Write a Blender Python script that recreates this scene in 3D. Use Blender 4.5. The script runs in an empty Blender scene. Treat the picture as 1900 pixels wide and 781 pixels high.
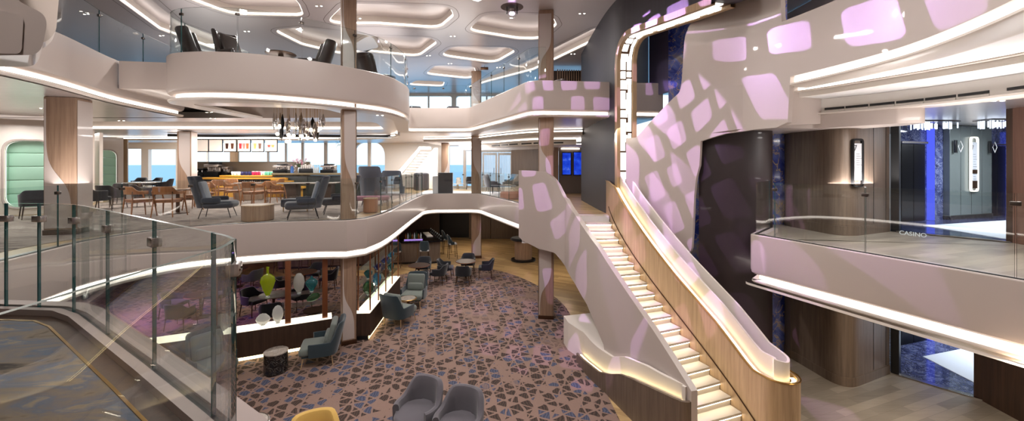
import bpy, bmesh, math, random
from mathutils import Vector, Matrix
random.seed(7)
SC = bpy.context.scene
COL = SC.collection
F, CX, HY, EZ = 740.0, 950.0, 306.0, 4.7
Z1, ZU, ZC = 3.2, 6.8, 9.43
PI = math.pi

def W(px, py, z):
    d = (EZ - z) * F / (py - HY)
    return ((px - CX) * d / F, d)
def WD(px, py, d):
    return ((px - CX) * d / F, d, EZ - (py - HY) * d / F)
def hit(px, py, path):
    """where the sight line through a photo column meets a plan path: (arc parameter, z)"""
    k = (px - CX) / F
    acc = 0.0
    for a, b in zip(path, path[1:]):
        L = math.dist(a, b)
        fa, fb = a[0] - k * a[1], b[0] - k * b[1]
        if fa == fb:
            acc += L; continue
        t = fa / (fa - fb)
        if -1e-9 <= t <= 1 + 1e-9:
            y = a[1] + (b[1] - a[1]) * t
            return acc + L * t, EZ - (py - HY) * y / F
        acc += L
    return None

# ---------------------------------------------------------------- curves
def catmull(pts, n=8, closed=False):
    P = [Vector(p) for p in pts]
    out = []
    m = len(P)
    rng = range(m) if closed else range(m - 1)
    for i in rng:
        if closed:
            p0, p1, p2, p3 = P[(i - 1) % m], P[i], P[(i + 1) % m], P[(i + 2) % m]
        else:
            p1, p2 = P[i], P[i + 1]
            p0 = P[i - 1] if i > 0 else p1 * 2 - p2
            p3 = P[i + 2] if i + 2 < m else p2 * 2 - p1
        # centripetal parametrisation
        def kn(a, b): return max(1e-6, (b - a).length ** 0.5)
        t0 = 0; t1 = t0 + kn(p0, p1); t2 = t1 + kn(p1, p2); t3 = t2 + kn(p2, p3)
        for j in range(n):
            t = t1 + (t2 - t1) * j / n
            A1 = p0 * ((t1 - t) / (t1 - t0)) + p1 * ((t - t0) / (t1 - t0))
            A2 = p1 * ((t2 - t) / (t2 - t1)) + p2 * ((t - t1) / (t2 - t1))
            A3 = p2 * ((t3 - t) / (t3 - t2)) + p3 * ((t - t2) / (t3 - t2))
            B1 = A1 * ((t2 - t) / (t2 - t0)) + A2 * ((t - t0) / (t2 - t0))
            B2 = A2 * ((t3 - t) / (t3 - t1)) + A3 * ((t - t1) / (t3 - t1))
            out.append(tuple(B1 * ((t2 - t) / (t2 - t1)) + B2 * ((t - t1) / (t2 - t1))))
    if not closed:
        out.append(tuple(P[-1]))
    return out
def rounded(pts, r, n=6, closed=True):
    """polygon with filleted corners; r a number or one per corner"""
    m = len(pts)
    rs = r if isinstance(r, (list, tuple)) else [r] * m
    out = []
    for i in range(m):
        if not closed and i in (0, m - 1):
            out.append(tuple(pts[i])); continue
        p = Vector(pts[i]); a = Vector(pts[i - 1]); b = Vector(pts[(i + 1) % m])
        da, db = (a - p), (b - p)
        la, lb = da.length, db.length
        da, db = da / la, db / lb
        ang = max(1e-3, math.acos(max(-1, min(1, da.dot(db)))))
        d = min(rs[i] / math.tan(ang / 2), la * .49, lb * .49)
        if d < 1e-4 or ang > PI - 1e-2:
            out.append(tuple(p)); continue
        s, e = p + da * d, p + db * d
        for j in range(n + 1):
            t = j / n
            out.append(tuple(s * (1 - t) ** 2 + p * 2 * t * (1 - t) + e * t * t))
    return out
def offset(path, d, closed=False):
    """d > 0: to the left of the walking direction"""
    m = len(path); out = []
    for i in range(m):
        p = Vector(path[i][:2])
        a = Vector(path[i - 1][:2]) if (i > 0 or closed) else None
        b = Vector(path[(i + 1) % m][:2]) if (i < m - 1 or closed) else None
        n1 = n2 = None
        if a is not None and (p - a).length > 1e-7:
            t = (p - a).normalized(); n1 = Vector((-t.y, t.x))
        if b is not None and (b - p).length > 1e-7:
            t = (b - p).normalized(); n2 = Vector((-t.y, t.x))
        n1 = n1 or n2; n2 = n2 or n1
        n = n1 + n2
        if n.length < 1e-6: n = n1
        n.normalize()
        k = max(.35, n.dot(n1))
        out.append(tuple(p + n * d / k))
    return out
def arcs(path):
    s = [0.0]
    for a, b in zip(path, path[1:]):
        s.append(s[-1] + math.dist(a[:2], b[:2]))
    return s
def at_arc(path, s):
    A = arcs(path)
    s = max(0, min(A[-1], s))
    for i in range(len(path) - 1):
        if s <= A[i + 1] + 1e-9:
            L = A[i + 1] - A[i]
            t = (s - A[i]) / L if L > 1e-9 else 0
            a, b = path[i], path[i + 1]
            dx, dy = b[0] - a[0], b[1] - a[1]
            l = math.hypot(dx, dy) or 1
            return (a[0] + dx * t, a[1] + dy * t), (dx / l, dy / l)
def resample(path, step):
    L = arcs(path)[-1]
    n = max(1, round(L / step))
    return [at_arc(path, L * i / n)[0] for i in range(n + 1)]
def interp(tab, s):
    tab = sorted(tab)
    if s <= tab[0][0]: return tab[0][1]
    for a, b in zip(tab, tab[1:]):
        if s <= b[0]:
            t = (s - a[0]) / max(1e-9, b[0] - a[0])
            return a[1] + (b[1] - a[1]) * t
    return tab[-1][1]

# ---------------------------------------------------------------- mesh builder
class MB:
    def __init__(s):
        s.bm = bmesh.new()
    def _mi(s, faces, mi):
        for f in faces: f.material_index = mi
    def face(s, pts, mi=0):
        vs = [s.bm.verts.new(p) for p in pts]
        f = s.bm.faces.new(vs); f.material_index = mi
        return s
    def box(s, c, d, rz=0, bev=0, seg=2, mi=0, M=None):
        b = bmesh.new()
        bmesh.ops.create_cube(b, size=1)
        bmesh.ops.scale(b, vec=d, verts=b.verts)
        if bev:
            bmesh.ops.bevel(b, geom=b.edges[:], offset=min(bev, min(d) * .49), segments=seg, profile=.5, affect='EDGES')
        m = Matrix.Translation(c) @ Matrix.Rotation(rz, 4, 'Z')
        if M: m = m @ M
        b.transform(m)
        s.join(b, mi)
        return s
    def join(s, b, mi=0):
        mp = {}
        for v in b.verts: mp[v] = s.bm.verts.new(v.co)
        for f in b.faces:
            try:
                g = s.bm.faces.new([mp[v] for v in f.verts]); g.material_index = mi if mi is not None else f.material_index
            except ValueError: pass
        b.free()
    def cyl(s, x, y, z0, z1, r0, r1=None, n=20, mi=0, sx=1, sy=1, rz=0):
        r1 = r0 if r1 is None else r1
        return s.lathe([(0, z0), (r0, z0), (r1, z1), (0, z1)], (x, y), n, mi, sx, sy, rz)
    def lathe(s, prof, c=(0, 0), n=24, mi=0, sx=1, sy=1, rz=0):
        rings = []
        cr, sr = math.cos(rz), math.sin(rz)
        for r, z in prof:
            if r < 1e-6:
                rings.append([s.bm.verts.new((c[0], c[1], z))])
            else:
                ring = []
                for i in range(n):
                    a = 2 * PI * i / n
                    X, Y = r * math.cos(a) * sx, r * math.sin(a) * sy
                    ring.append(s.bm.verts.new((c[0] + X * cr - Y * sr, c[1] + X * sr + Y * cr, z)))
                rings.append(ring)
        for A, B in zip(rings, rings[1:]):
            for i in range(n):
                j = (i + 1) % n
                if len(A) == 1 and len(B) == 1: continue
                if len(A) == 1: vs = [A[0], B[j], B[i]]
                elif len(B) == 1: vs = [A[i], A[j], B[0]]
                else: vs = [A[i], A[j], B[j], B[i]]
                f = s.bm.faces.new(vs); f.material_index = mi
        return s
    def tube(s, pts, r, n=8, mi=0, caps=True):
        P = [Vector(p) for p in pts]
        rings = []
        up = Vector((0, 0, 1))
        for i, p in enumerate(P):
            a = P[i - 1] if i else p; b = P[i + 1] if i < len(P) - 1 else p
            t = (b - a).normalized()
            x = t.cross(up)
            if x.length < 1e-3: x = t.cross(Vector((1, 0, 0)))
            x.normalize(); y = x.cross(t).normalized()
            rr = r[i] if isinstance(r, (list, tuple)) else r
            rings.append([s.bm.verts.new(p + x * rr * math.cos(2 * PI * k / n) + y * rr * math.sin(2 * PI * k / n)) for k in range(n)])
        for A, B in zip(rings, rings[1:]):
            for i in range(n):
                j = (i + 1) % n
                f = s.bm.faces.new([A[i], A[j], B[j], B[i]]); f.material_index = mi
        if caps:
            for R in (rings[0], rings[-1]):
                f = s.bm.faces.new(R); f.material_index = mi
        return s
    def prism(s, poly, z0, z1, mi=0, mi_side=None, mi_bot=None):
        lo = [s.bm.verts.new((p[0], p[1], z0)) for p in poly]
        hi = [s.bm.verts.new((p[0], p[1], z1)) for p in poly]
        f = s.bm.faces.new(hi); f.material_index = mi
        f = s.bm.faces.new(lo[::-1]); f.material_index = mi if mi_bot is None else mi_bot
        m = len(poly)
        for i in range(m):
            j = (i + 1) % m
            f = s.bm.faces.new([lo[i], lo[j], hi[j], hi[i]]); f.material_index = mi if mi_side is None else mi_side
        return s
    def grid(s, pts, mi=0, wrap_u=False, wrap_v=False):
        """pts[u][v] -> quads"""
        V = [[s.bm.verts.new(p) for p in row] for row in pts]
        nu, nv = len(V), len(V[0])
        for i in range(nu if wrap_u else nu - 1):
            for j in range(nv if wrap_v else nv - 1):
                a, b, c, d = V[i][j], V[(i + 1) % nu][j], V[(i + 1) % nu][(j + 1) % nv], V[i][(j + 1) % nv]
                try:
                    f = s.bm.faces.new([a, b, c, d]); f.material_index = mi(i, j) if callable(mi) else mi
                except ValueError: pass
        return V
    def sweep(s, path, prof, mi=0, closed=False, cap=True):
        """prof: (offset to the left, z[, material]) ; path in plan"""
        cols = [[(p[0], p[1], q[1]) for p in offset(path, q[0], closed)] for q in prof]
        mis = [q[2] if len(q) > 2 else mi for q in prof]
        rows = [[cols[k][i] for k in range(len(prof))] for i in range(len(path))]
        V = s.grid(rows, mi=lambda i, j: mis[j], wrap_u=closed)
        if cap and not closed:
            for R in (V[0], V[-1]):
                try:
                    f = s.bm.faces.new(R); f.material_index = mis[0]
                except ValueError: pass
        return s
    def ribbon(s, path, th, zlo, zhi, mi=0, mi_in=None, mi_top=None):
        """standing wall along path: thickness th to the left; zlo/zhi numbers or functions of arc length"""
        A = arcs(path); B = offset(path, th)
        fl = zlo if callable(zlo) else (lambda t: zlo)
        fh = zhi if callable(zhi) else (lambda t: zhi)
        rows = []
        for i, p in enumerate(path):
            l, h = fl(A[i]), fh(A[i]); q = B[i]
            rows.append([(p[0], p[1], l), (p[0], p[1], h), (q[0], q[1], h), (q[0], q[1], l)])
        t = mi if mi_top is None else mi_top
        n = mi if mi_in is None else mi_in
        V = s.grid(rows, mi=lambda i, j: (mi, t, n, t)[j], wrap_v=True)
        for R in (V[0], V[-1][::-1]):
            f = s.bm.faces.new(R); f.material_index = t
        return s
    def sheet(s, outer, holes, z, mi=0, up=True):
        es = []
        for loop in [outer] + list(holes):
            vs = [s.bm.verts.new((p[0], p[1], z)) for p in loop]
            es += [s.bm.edges.new((vs[i], vs[(i + 1) % len(vs)])) for i in range(len(vs))]
        r = bmesh.ops.triangle_fill(s.bm, edges=es, use_beauty=True, use_dissolve=False)
        for f in r['geom']:
            if isinstance(f, bmesh.types.BMFace):
                f.material_index = mi
                f.normal_update()
                if (f.normal.z > 0) != up: f.normal_flip()
        return s
    def build(s, name, mats, parent=None, sharp=35, loc=None, recalc=True, sub=0):
        if recalc: bmesh.ops.recalc_face_normals(s.bm, faces=s.bm.faces[:])
        me = bpy.data.meshes.new(name)
        s.bm.to_mesh(me); s.bm.free()
        for m in (mats if isinstance(mats, (list, tuple)) else [mats]): me.materials.append(m)
        for p in me.polygons: p.use_smooth = True
        me.set_sharp_from_angle(angle=math.radians(sharp))
        o = bpy.data.objects.new(name, me)
        COL.objects.link(o)
        if parent: o.parent = parent
        if loc: o.location = loc
        if sub:
            md = o.modifiers.new('subdivision', 'SUBSURF'); md.levels = md.render_levels = sub
        return o

def tag(o, label=None, cat=None, group=None, kind=None):
    if label: o['label'] = label
    if cat: o['category'] = cat
    if group: o['group'] = group
    if kind: o['kind'] = kind
    return o
def thing(name, label, cat, loc=(0, 0, 0), rz=0, group=None, kind=None):
    o = bpy.data.objects.new(name, None); COL.objects.link(o)
    o.empty_display_size = .2
    o.location = loc; o.rotation_euler = (0, 0, rz)
    return tag(o, label, cat, group, kind)
def dup(root, loc=None, rz=None, label=None, group=None, sc=None):
    def cp(o, par):
        c = o.copy(); COL.objects.link(c)
        if par: c.parent = par
        for ch in [x for x in KIDS.get(o.name, ())]: cp(ch, c)
        return c
    KIDS = {}
    for x in list(COL.objects):
        if x.parent: KIDS.setdefault(x.parent.name, []).append(x)
    c = cp(root, None)
    if loc is not None: c.location = loc
    if rz is not None: c.rotation_euler = (0, 0, rz)
    if sc: c.scale = (sc, sc, sc)
    if label: c['label'] = label
    if group: c['group'] = group
    return c
USED = set()
def place(proto, loc, rz, label, group=None, sc=None):
    """first call moves the prototype itself, later calls copy it"""
    if proto.name not in USED:
        USED.add(proto.name)
        proto.location = loc; proto.rotation_euler = (0, 0, rz); proto['label'] = label
        if group: proto['group'] = group
        if sc: proto.scale = (sc, sc, sc)
        return proto
    return dup(proto, loc, rz, label, group, sc)

# ---------------------------------------------------------------- materials
def srgb(r, g, b):
    f = lambda c: (c / 255 / 12.92) if c / 255 <= .04045 else ((c / 255 + .055) / 1.055) ** 2.4
    return (f(r), f(g), f(b), 1)
class NT:
    def __init__(s, mat):
        s.t = mat.node_tree; s.n = s.t.nodes; s.l = s.t.links
    def add(s, typ, ins=None, **kw):
        nd = s.n.new(typ)
        for k, v in kw.items(): setattr(nd, k, v)
        for k, v in (ins or {}).items():
            if isinstance(v, bpy.types.NodeSocket): s.l.new(v, nd.inputs[k])
            else: nd.inputs[k].default_value = v
        return nd
    def math(s, op, a, b=0.0, c=None):
        nd = s.add('ShaderNodeMath', {0: a, 1: b}, operation=op)
        if c is not None:
            if isinstance(c, bpy.types.NodeSocket): s.l.new(c, nd.inputs[2])
            else: nd.inputs[2].default_value = c
        return nd.outputs[0]
    def ramp(s, fac, stops, mode='LINEAR'):
        nd = s.add('ShaderNodeValToRGB', {0: fac})
        cr = nd.color_ramp; cr.interpolation = mode
        while len(cr.elements) > 1: cr.elements.remove(cr.elements[-1])
        for i, (p, c) in enumerate(stops):
            e = cr.elements[0] if i == 0 else cr.elements.new(p)
            e.position = p; e.color = c
        return nd.outputs[0]
    def mix(s, fac, a, b, mode='MIX'):
        nd = s.add('ShaderNodeMix', data_type='RGBA', blend_type=mode)
        for k, v in ((0, fac), (6, a), (7, b)):
            if isinstance(v, bpy.types.NodeSocket): s.l.new(v, nd.inputs[k])
            else: nd.inputs[k].default_value = v
        return nd.outputs[2]
    def pos(s, sc=(1, 1, 1), rz=0, obj=False, loc=(0, 0, 0)):
        co = s.add('ShaderNodeTexCoord').outputs['Object'] if obj else s.add('ShaderNodeNewGeometry').outputs['Position']
        m = s.add('ShaderNodeMapping', {'Vector': co})
        m.inputs['Scale'].default_value = sc; m.inputs['Rotation'].default_value = (0, 0, rz); m.inputs['Location'].default_value = loc
        return m.outputs[0]
    def noise(s, vec, scale, detail=3, rough=.5, dist=0):
        return s.add('ShaderNodeTexNoise', {'Vector': vec, 'Scale': scale, 'Detail': detail, 'Roughness': rough, 'Distortion': dist}).outputs
def mat(name, col=(.5, .5, .5, 1), rough=.5, metal=0, coat=0, spec=.5, emit=None, es=0, sheen=0, var=0):
    m = bpy.data.materials.new(name); m.use_nodes = True
    t = NT(m); b = m.node_tree.nodes['Principled BSDF']
    b.inputs['Base Color'].default_value = col
    b.inputs['Roughness'].default_value = rough
    b.inputs['Metallic'].default_value = metal
    b.inputs['Coat Weight'].default_value = coat
    b.inputs['Specular IOR Level'].default_value = spec
    b.inputs['Sheen Weight'].default_value = sheen
    if emit:
        b.inputs['Emission Color'].default_value = emit; b.inputs['Emission Strength'].default_value = es
    if var:
        n = t.noise(t.pos(), 9, 4)
        c2 = tuple(max(0, x * (1 - var)) for x in col[:3]) + (1,)
        t.l.new(t.mix(n[0], c2, tuple(min(1, x * (1 + var)) for x in col[:3]) + (1,)), b.inputs['Base Color'])
    m['nt'] = 1
    return m
def bsdf(m): return m.node_tree.nodes['Principled BSDF']
def wood(name, c1, c2, axis='Z', rough=.45, scale=1.0, obj=False, coat=0):
    m = mat(name, c1, rough, coat=coat); t = NT(m); b = bsdf(m)
    sc = {'X': (.6, 14, 14), 'Y': (14, .6, 14), 'Z': (14, 14, .6)}[axis]
    n = t.noise(t.pos(tuple(x * scale for x in sc), obj=obj), 1.6, 5, .6, .6)
    t.l.new(t.ramp(n[0], [(.28, c1), (.72, c2)]), b.inputs['Base Color'])
    bp = t.add('ShaderNodeBump', {'Strength': .08, 'Distance': .01, 'Height': n[0]})
    t.l.new(bp.outputs[0], b.inputs['Normal'])
    return m
def planks(name, c1, c2, rz=0, bw=1.4, bh=.18, rough=.35):
    m = mat(name, c1, rough); t = NT(m); b = bsdf(m)
    v = t.pos(rz=rz)
    br = t.add('ShaderNodeTexBrick', {'Vector': v, 'Scale': 1.0, 'Color1': (0, 0, 0, 1), 'Color2': (1, 1, 1, 1), 'Mortar': (.5, .5, .5, 1),
                                       'Mortar Size': .002, 'Brick Width': bw, 'Row Height': bh, 'Bias': 0.0})
    n = t.noise(t.pos((1.2, 16, 1), rz=rz), 1.3, 5, .6, .5)
    f = t.math('ADD', t.math('MULTIPLY', br.outputs['Color'], .45), t.math('MULTIPLY', n[0], .55))
    c = t.ramp(f, [(.2, c1), (.8, c2)])
    dark = t.mix(t.math('MULTIPLY', br.outputs['Fac'], .5), c, (.02, .015, .01, 1))
    t.l.new(dark, b.inputs['Base Color'])
    return m
def emis(name, col, st):
    m = bpy.data.materials.new(name); m.use_nodes = True
    n = m.node_tree.nodes; n.remove(n['Principled BSDF'])
    e = n.new('ShaderNodeEmission'); e.inputs[0].default_value = col; e.inputs[1].default_value = st
    m.node_tree.links.new(e.outputs[0], n['Material Output'].inputs[0])
    return m
def glass(name, tint=(.93, .97, .96, 1), refl=1.0, ior=1.5):
    m = bpy.data.materials.new(name); m.use_nodes = True
    t = NT(m); t.n.remove(t.n['Principled BSDF'])
    tr = t.add('ShaderNodeBsdfTransparent', {0: tint})
    gl = t.add('ShaderNodeBsdfGlossy', {'Color': (1, 1, 1, 1), 'Roughness': .0})
    lw = t.add('ShaderNodeLayerWeight', {'Blend': .5}).outputs['Facing']
    f0 = ((ior - 1) / (ior + 1)) ** 2
    fr = t.math('MULTIPLY_ADD', t.math('POWER', lw, 5.0), 1 - f0, f0)
    mx = t.add('ShaderNodeMixShader', {0: t.math('MULTIPLY', fr, refl), 1: tr.outputs[0], 2: gl.outputs[0]})
    t.l.new(mx.outputs[0], t.n['Material Output'].inputs[0])
    return m

M = {}
M['beige'] = mat('beige_lacquer', srgb(184, 172, 165), .38, coat=.15)
M['cream'] = mat('cream_lacquer', srgb(222, 213, 204), .4, coat=.1)
M['white'] = mat('white_lacquer', srgb(232, 228, 222), .4)
M['led'] = emis('warm_white_led', (1, .89, .80, 1), 6.0)
M['led_coffer'] = emis('coffer_led', (1, .91, .84, 1), 4.0)
M['led_soft'] = emis('soft_white_led', (1, .90, .83, 1), 3.2)
M['led_gold'] = emis('golden_led', (1, .78, .38, 1), 7.0)
M['led_stair'] = emis('stair_led', (1, .88, .68, 1), 22.0)
M['lamp'] = emis('downlight_lens', (1, .9, .78, 1), 25.0)
M['wood_mid'] = wood('warm_oak_veneer', srgb(132, 106, 87), srgb(166, 138, 115))
M['wood_light'] = wood('pale_oak_veneer', srgb(150, 122, 90), srgb(182, 154, 118))
M['wood_grey'] = wood('grey_brown_veneer', srgb(88, 74, 63), srgb(116, 100, 86))
M['wood_dark'] = wood('dark_walnut_veneer', srgb(46, 32, 24), srgb(70, 50, 38))
M['wood_chair'] = wood('chair_oak', srgb(128, 80, 44), srgb(168, 112, 66), obj=True)
M['wood_yellow'] = wood('honey_counter', srgb(196, 140, 40), srgb(226, 172, 66), axis='X')
M['brass'] = mat('aged_brass', srgb(176, 138, 80), .3, 1)
M['bronze'] = mat('dark_bronze', srgb(84, 60, 44), .4, .8)
M['copper'] = mat('copper_brown', srgb(122, 72, 44), .4, .4)
M['black'] = mat('black_satin', srgb(18, 18, 20), .4)
M['blackmetal'] = mat('black_metal', srgb(24, 24, 26), .35, .7)
M['steel'] = mat('satin_steel', srgb(178, 172, 168), .25, 1)
M['chrome'] = mat('polished_chrome', srgb(215, 215, 218), .08, 1)
M['clamp'] = mat('dark_glass_clamp', srgb(92, 84, 78), .3, .9)
M['glass'] = glass('clear_balustrade_glass', (.95, .975, .97, 1))
M['glass_edge'] = mat('green_glass_edge', srgb(28, 74, 74), .08, 0, spec=.8)
M['pane'] = glass('window_glass', (.97, .99, 1, 1), .5)
M['darktower'] = wood('dark_plum_leather', srgb(30, 26, 33), srgb(44, 38, 45), rough=.5)
M['greypanel'] = mat('sage_grey_panel', srgb(118, 126, 124), .25, .35)
M['navy'] = mat('navy_upholstery', srgb(16, 18, 27), .85, sheen=.3, var=.1)
M['charcoal'] = mat('charcoal_upholstery', srgb(28, 27, 31), .85, sheen=.3, var=.08)
M['greyfab'] = mat('grey_upholstery', srgb(86, 82, 88), .9, sheen=.3, var=.06)
M['steelblue'] = mat('slate_blue_upholstery', srgb(40, 46, 60), .9, sheen=.3, var=.08)
M['bluegrey'] = mat('pale_slate_upholstery', srgb(104, 112, 126), .9, sheen=.3, var=.06)
M['teal'] = mat('deep_teal_upholstery', srgb(24, 44, 52), .85, sheen=.4, var=.1)
M['sage'] = mat('sage_cushion', srgb(104, 112, 106), .9, sheen=.3, var=.06)
M['yellow'] = mat('mustard_upholstery', srgb(196, 160, 84), .9, sheen=.2, var=.05)
M['greenpad'] = mat('mint_green_vinyl', srgb(158, 200, 178), .45, coat=.15)
M['pinkfab'] = mat('dusty_rose_upholstery', srgb(150, 104, 118), .9)
M['brownleather'] = mat('dark_brown_leather', srgb(44, 32, 28), .4, coat=.2)
M['screen'] = None
M['palefab'] = mat('pale_grey_upholstery', srgb(176, 176, 178), .9)
M['tanleather'] = mat('tan_leather', srgb(150, 96, 66), .6)

# brushed metal ceiling
def brushed(name, c1, c2, rough):
    m = mat(name, c1, rough, .8); t = NT(m); b = bsdf(m)
    n = t.noise(t.pos((1.5, 30, 1)), 1.2, 4, .6)
    t.l.new(t.ramp(n[0], [(.3, c1), (.7, c2)]), b.inputs['Base Color'])
    t.l.new(t.math('ADD', t.math('MULTIPLY', n[0], .12), rough - .06), b.inputs['Roughness'])
    return m
M['ceil_metal'] = brushed('brushed_champagne_ceiling', srgb(214, 208, 208), srgb(232, 226, 224), .3)
M['ceil_pink'] = mat('satin_rose_ceiling', srgb(214, 206, 206), .30, .5)
M['ceil_white'] = mat('white_ceiling', srgb(226, 224, 224), .5)
M['floor_oak'] = planks('oak_plank_floor', srgb(150, 120, 82), srgb(196, 166, 118), rz=.5)
M['floor_grey'] = planks('grey_oak_plank_floor', srgb(116, 108, 98), srgb(150, 140, 127), rz=-.35)

def shard_carpet():
    m = mat('shard_pattern_carpet', rough=.95); t = NT(m); b = bsdf(m)
    p = t.pos()
    wob = t.noise(p, 1.6, 2)[1]
    pv = t.add('ShaderNodeVectorMath', {0: p, 1: t.add('ShaderNodeVectorMath', {0: wob, 3: .26}, operation='SCALE').outputs[0]}, operation='ADD').outputs[0]
    masks, ids = [], []
    for ang, s, w in ((.2, 4.3, .17), (1.15, 4.9, .18), (2.15, 4.0, .17), (2.85, 2.3, .08)):
        d = t.add('ShaderNodeVectorMath', {0: pv, 1: (math.cos(ang), math.sin(ang), 0)}, operation='DOT_PRODUCT').outputs['Value']
        u = t.math('MULTIPLY', d, s)
        fl = t.math('FLOOR', u); ids.append(fl)
        fr = t.math('FRACT', u)
        masks.append(t.math('LESS_THAN', fr, w))
    line = masks[0]
    for k in masks[1:]: line = t.math('MAXIMUM', line, k)
    cid = t.add('ShaderNodeCombineXYZ', {0: ids[0], 1: ids[1], 2: t.math('ADD', ids[2], t.math('MULTIPLY', ids[3], 37.3))}).outputs[0]
    rnd = t.add('ShaderNodeTexWhiteNoise', {'Vector': cid}, noise_dimensions='3D').outputs[0]
    st = t.add('ShaderNodeTexWave', {'Vector': pv, 'Scale': 6.0, 'Distortion': 6.0, 'Detail': 2.0}).outputs[1]
    base = srgb(138, 112, 100)
    brown = t.mix(st, srgb(38, 28, 23), srgb(78, 58, 46))
    blue = t.mix(st, srgb(52, 58, 80), srgb(82, 88, 110))
    pick = t.ramp(rnd, [(0, (0, 0, 0, 1)), (.26, (.5, .5, .5, 1)), (.82, (1, 1, 1, 1))], 'CONSTANT')
    c = t.mix(t.math('GREATER_THAN', pick, .4), base, brown)
    c = t.mix(t.math('GREATER_THAN', pick, .9), c, blue)
    c = t.mix(line, c, base)
    big = t.noise(p, .55, 3)[0]
    c = t.mix(t.math('GREATER_THAN', big, .60), c, t.mix(.6, c, base))
    fz = t.noise(p, 60, 2)[0]
    c = t.mix(t.math('MULTIPLY', fz, .35), c, (.04, .03, .03, 1))
    t.l.new(c, b.inputs['Base Color'])
    return m
M['carpet_shard'] = shard_carpet()
def streak_carpet(name, cs, sc, scale, rz):
    m = mat(name, rough=.95); t = NT(m); b = bsdf(m)
    n = t.noise(t.pos(sc, rz=rz), scale, 6, .62, 1.2)
    c = t.ramp(n[0], cs)
    t.l.new(c, b.inputs['Base Color'])
    return m
M['carpet_mid'] = streak_carpet('streaked_taupe_carpet', [(.3, srgb(70, 60, 58)), (.44, srgb(128, 114, 106)), (.58, srgb(158, 146, 136)), (.7, srgb(84, 74, 74))], (1, 3, 1), 1.4, .3)
M['carpet_near'] = streak_carpet('blue_brown_cloud_carpet', [(.30, srgb(40, 32, 28)), (.40, srgb(98, 84, 70)), (.49, srgb(82, 76, 76)), (.54, srgb(66, 74, 88)), (.62, srgb(112, 96, 78)), (.74, srgb(50, 48, 52))], (1, 2.2, 1), 1.5, -.5)
def marble(name, base, vein, scale, rough=.12):
    m = mat(name, rough=rough, coat=.3); t = NT(m); b = bsdf(m)
    p = t.pos()
    n = t.noise(p, scale, 7, .62, 2.2)[0]
    c = t.ramp(n, base)
    v = t.noise(p, scale * 1.7, 4, .6, 3.0)[0]
    k = t.math('ABSOLUTE', t.math('SUBTRACT', v, .5))
    c = t.mix(t.math('MULTIPLY', t.math('LESS_THAN', k, .012), .6), c, vein)
    t.l.new(c, b.inputs['Base Color'])
    return m
M['marble_blue'] = marble('blue_onyx', [(.25, srgb(16, 22, 66)), (.42, srgb(44, 58, 138)), (.54, srgb(96, 112, 186)), (.63, srgb(150, 140, 140)), (.75, srgb(36, 44, 112))], srgb(196, 170, 110), .6)
M['marble_dark'] = marble('black_marble', [(.3, srgb(14, 13, 14)), (.7, srgb(30, 28, 28))], srgb(130, 126, 120), 3)
M['marble_white'] = marble('pale_marble', [(.3, srgb(150, 140, 130)), (.7, srgb(178, 170, 160))], srgb(110, 100, 92), 5)
M['marble_floor'] = marble('navy_marble_floor', [(.3, srgb(20, 24, 56)), (.5, srgb(58, 66, 110)), (.62, srgb(96, 104, 140)), (.75, srgb(34, 40, 84))], srgb(170, 176, 200), 1.6, .06)
# ================================================================ SETTING
def S(o, label, cat, kind='structure'):
    return tag(o, label, cat, kind=kind)

# ---- plan curves (walking with the slab on the left hand)
MID = catmull([(-6.6, 2.2), (-7.2, 5.0), (-7.65, 6.6), (-7.85, 7.6), (-7.45, 8.9), (-6.57, 9.5), (-5.0, 10.05), (-4.2, 10.12)], 6) + \
      catmull([(-3.82, 10.5), (-3.7, 11.5), (-3.95, 15.5)], 5) + \
      rounded([(-4.0, 16.0), (-4.2, 19.6), (-1.7, 19.75), (.35, 14.4), (.3, 12.4)], [.1, .9, .8, .3, .1], 5, closed=False)
UP = rounded([(-8.25, 12.4), (-8.1, 9.3)], 0, closed=False)[:1] + \
     catmull([(-8.15, 9.9), (-8.08, 9.35), (-7.6, 8.92), (-6.5, 8.78), (-5.5, 9.08), (-4.6, 9.72), (-3.8, 10.65), (-3.45, 11.35), (-3.32, 12.6)], 6) + \
     rounded([(-3.4, 13.2), (-4.5, 17.5), (-1.9, 17.5), (.55, 11.72), (2.84, 12.0), (4.62, 12.2)], [.1, .1, .5, .6, .1, .1], 6, closed=False)
BEAM = catmull([(-7.6, 2.5), (-7.9, 4.5), (-8.45, 7.2), (-9.45, 9.6), (-10.1, 12.3)], 8)
RIGHT = rounded([(5.75, 9.05), (4.86, 8.15), (6.2, 4.84), (6.9, 3.0), (7.4, 1.2)], [.1, .12, .5, .4, 0], 6, closed=False)

def fascia(idx, path, zt, zb, label, lo=.25, strip=True, m='beige', thick=.24, led='led', lip=.02):
    r = thing('trim_%d' % idx, label, 'balcony fascia', kind='structure')
    b = MB(); b.sweep(path, [(thick, zt), (.012, zt), (0, zt - .012), (0, zb + .12), (.02, zb + .05), (.07, zb + .01), (.12, zb), (thick, zb), (thick, zt)], cap=True)
    b.build('fascia_panel', M[m], r)
    if strip:
        b = MB(); b.sweep(path, [(.17, zb), (.17, zb - .09)], cap=False); b.build('light_strip', M[led], r, recalc=False)
        b = MB(); b.sweep(path, [(lip, zb - .10), (lip, zb - .13), (lip + .03, zb - .16), (.5, zb - .16), (.5, zb - .10), (lip, zb - .10)]); b.build('lip', M['cream'], r)
    return r

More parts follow.
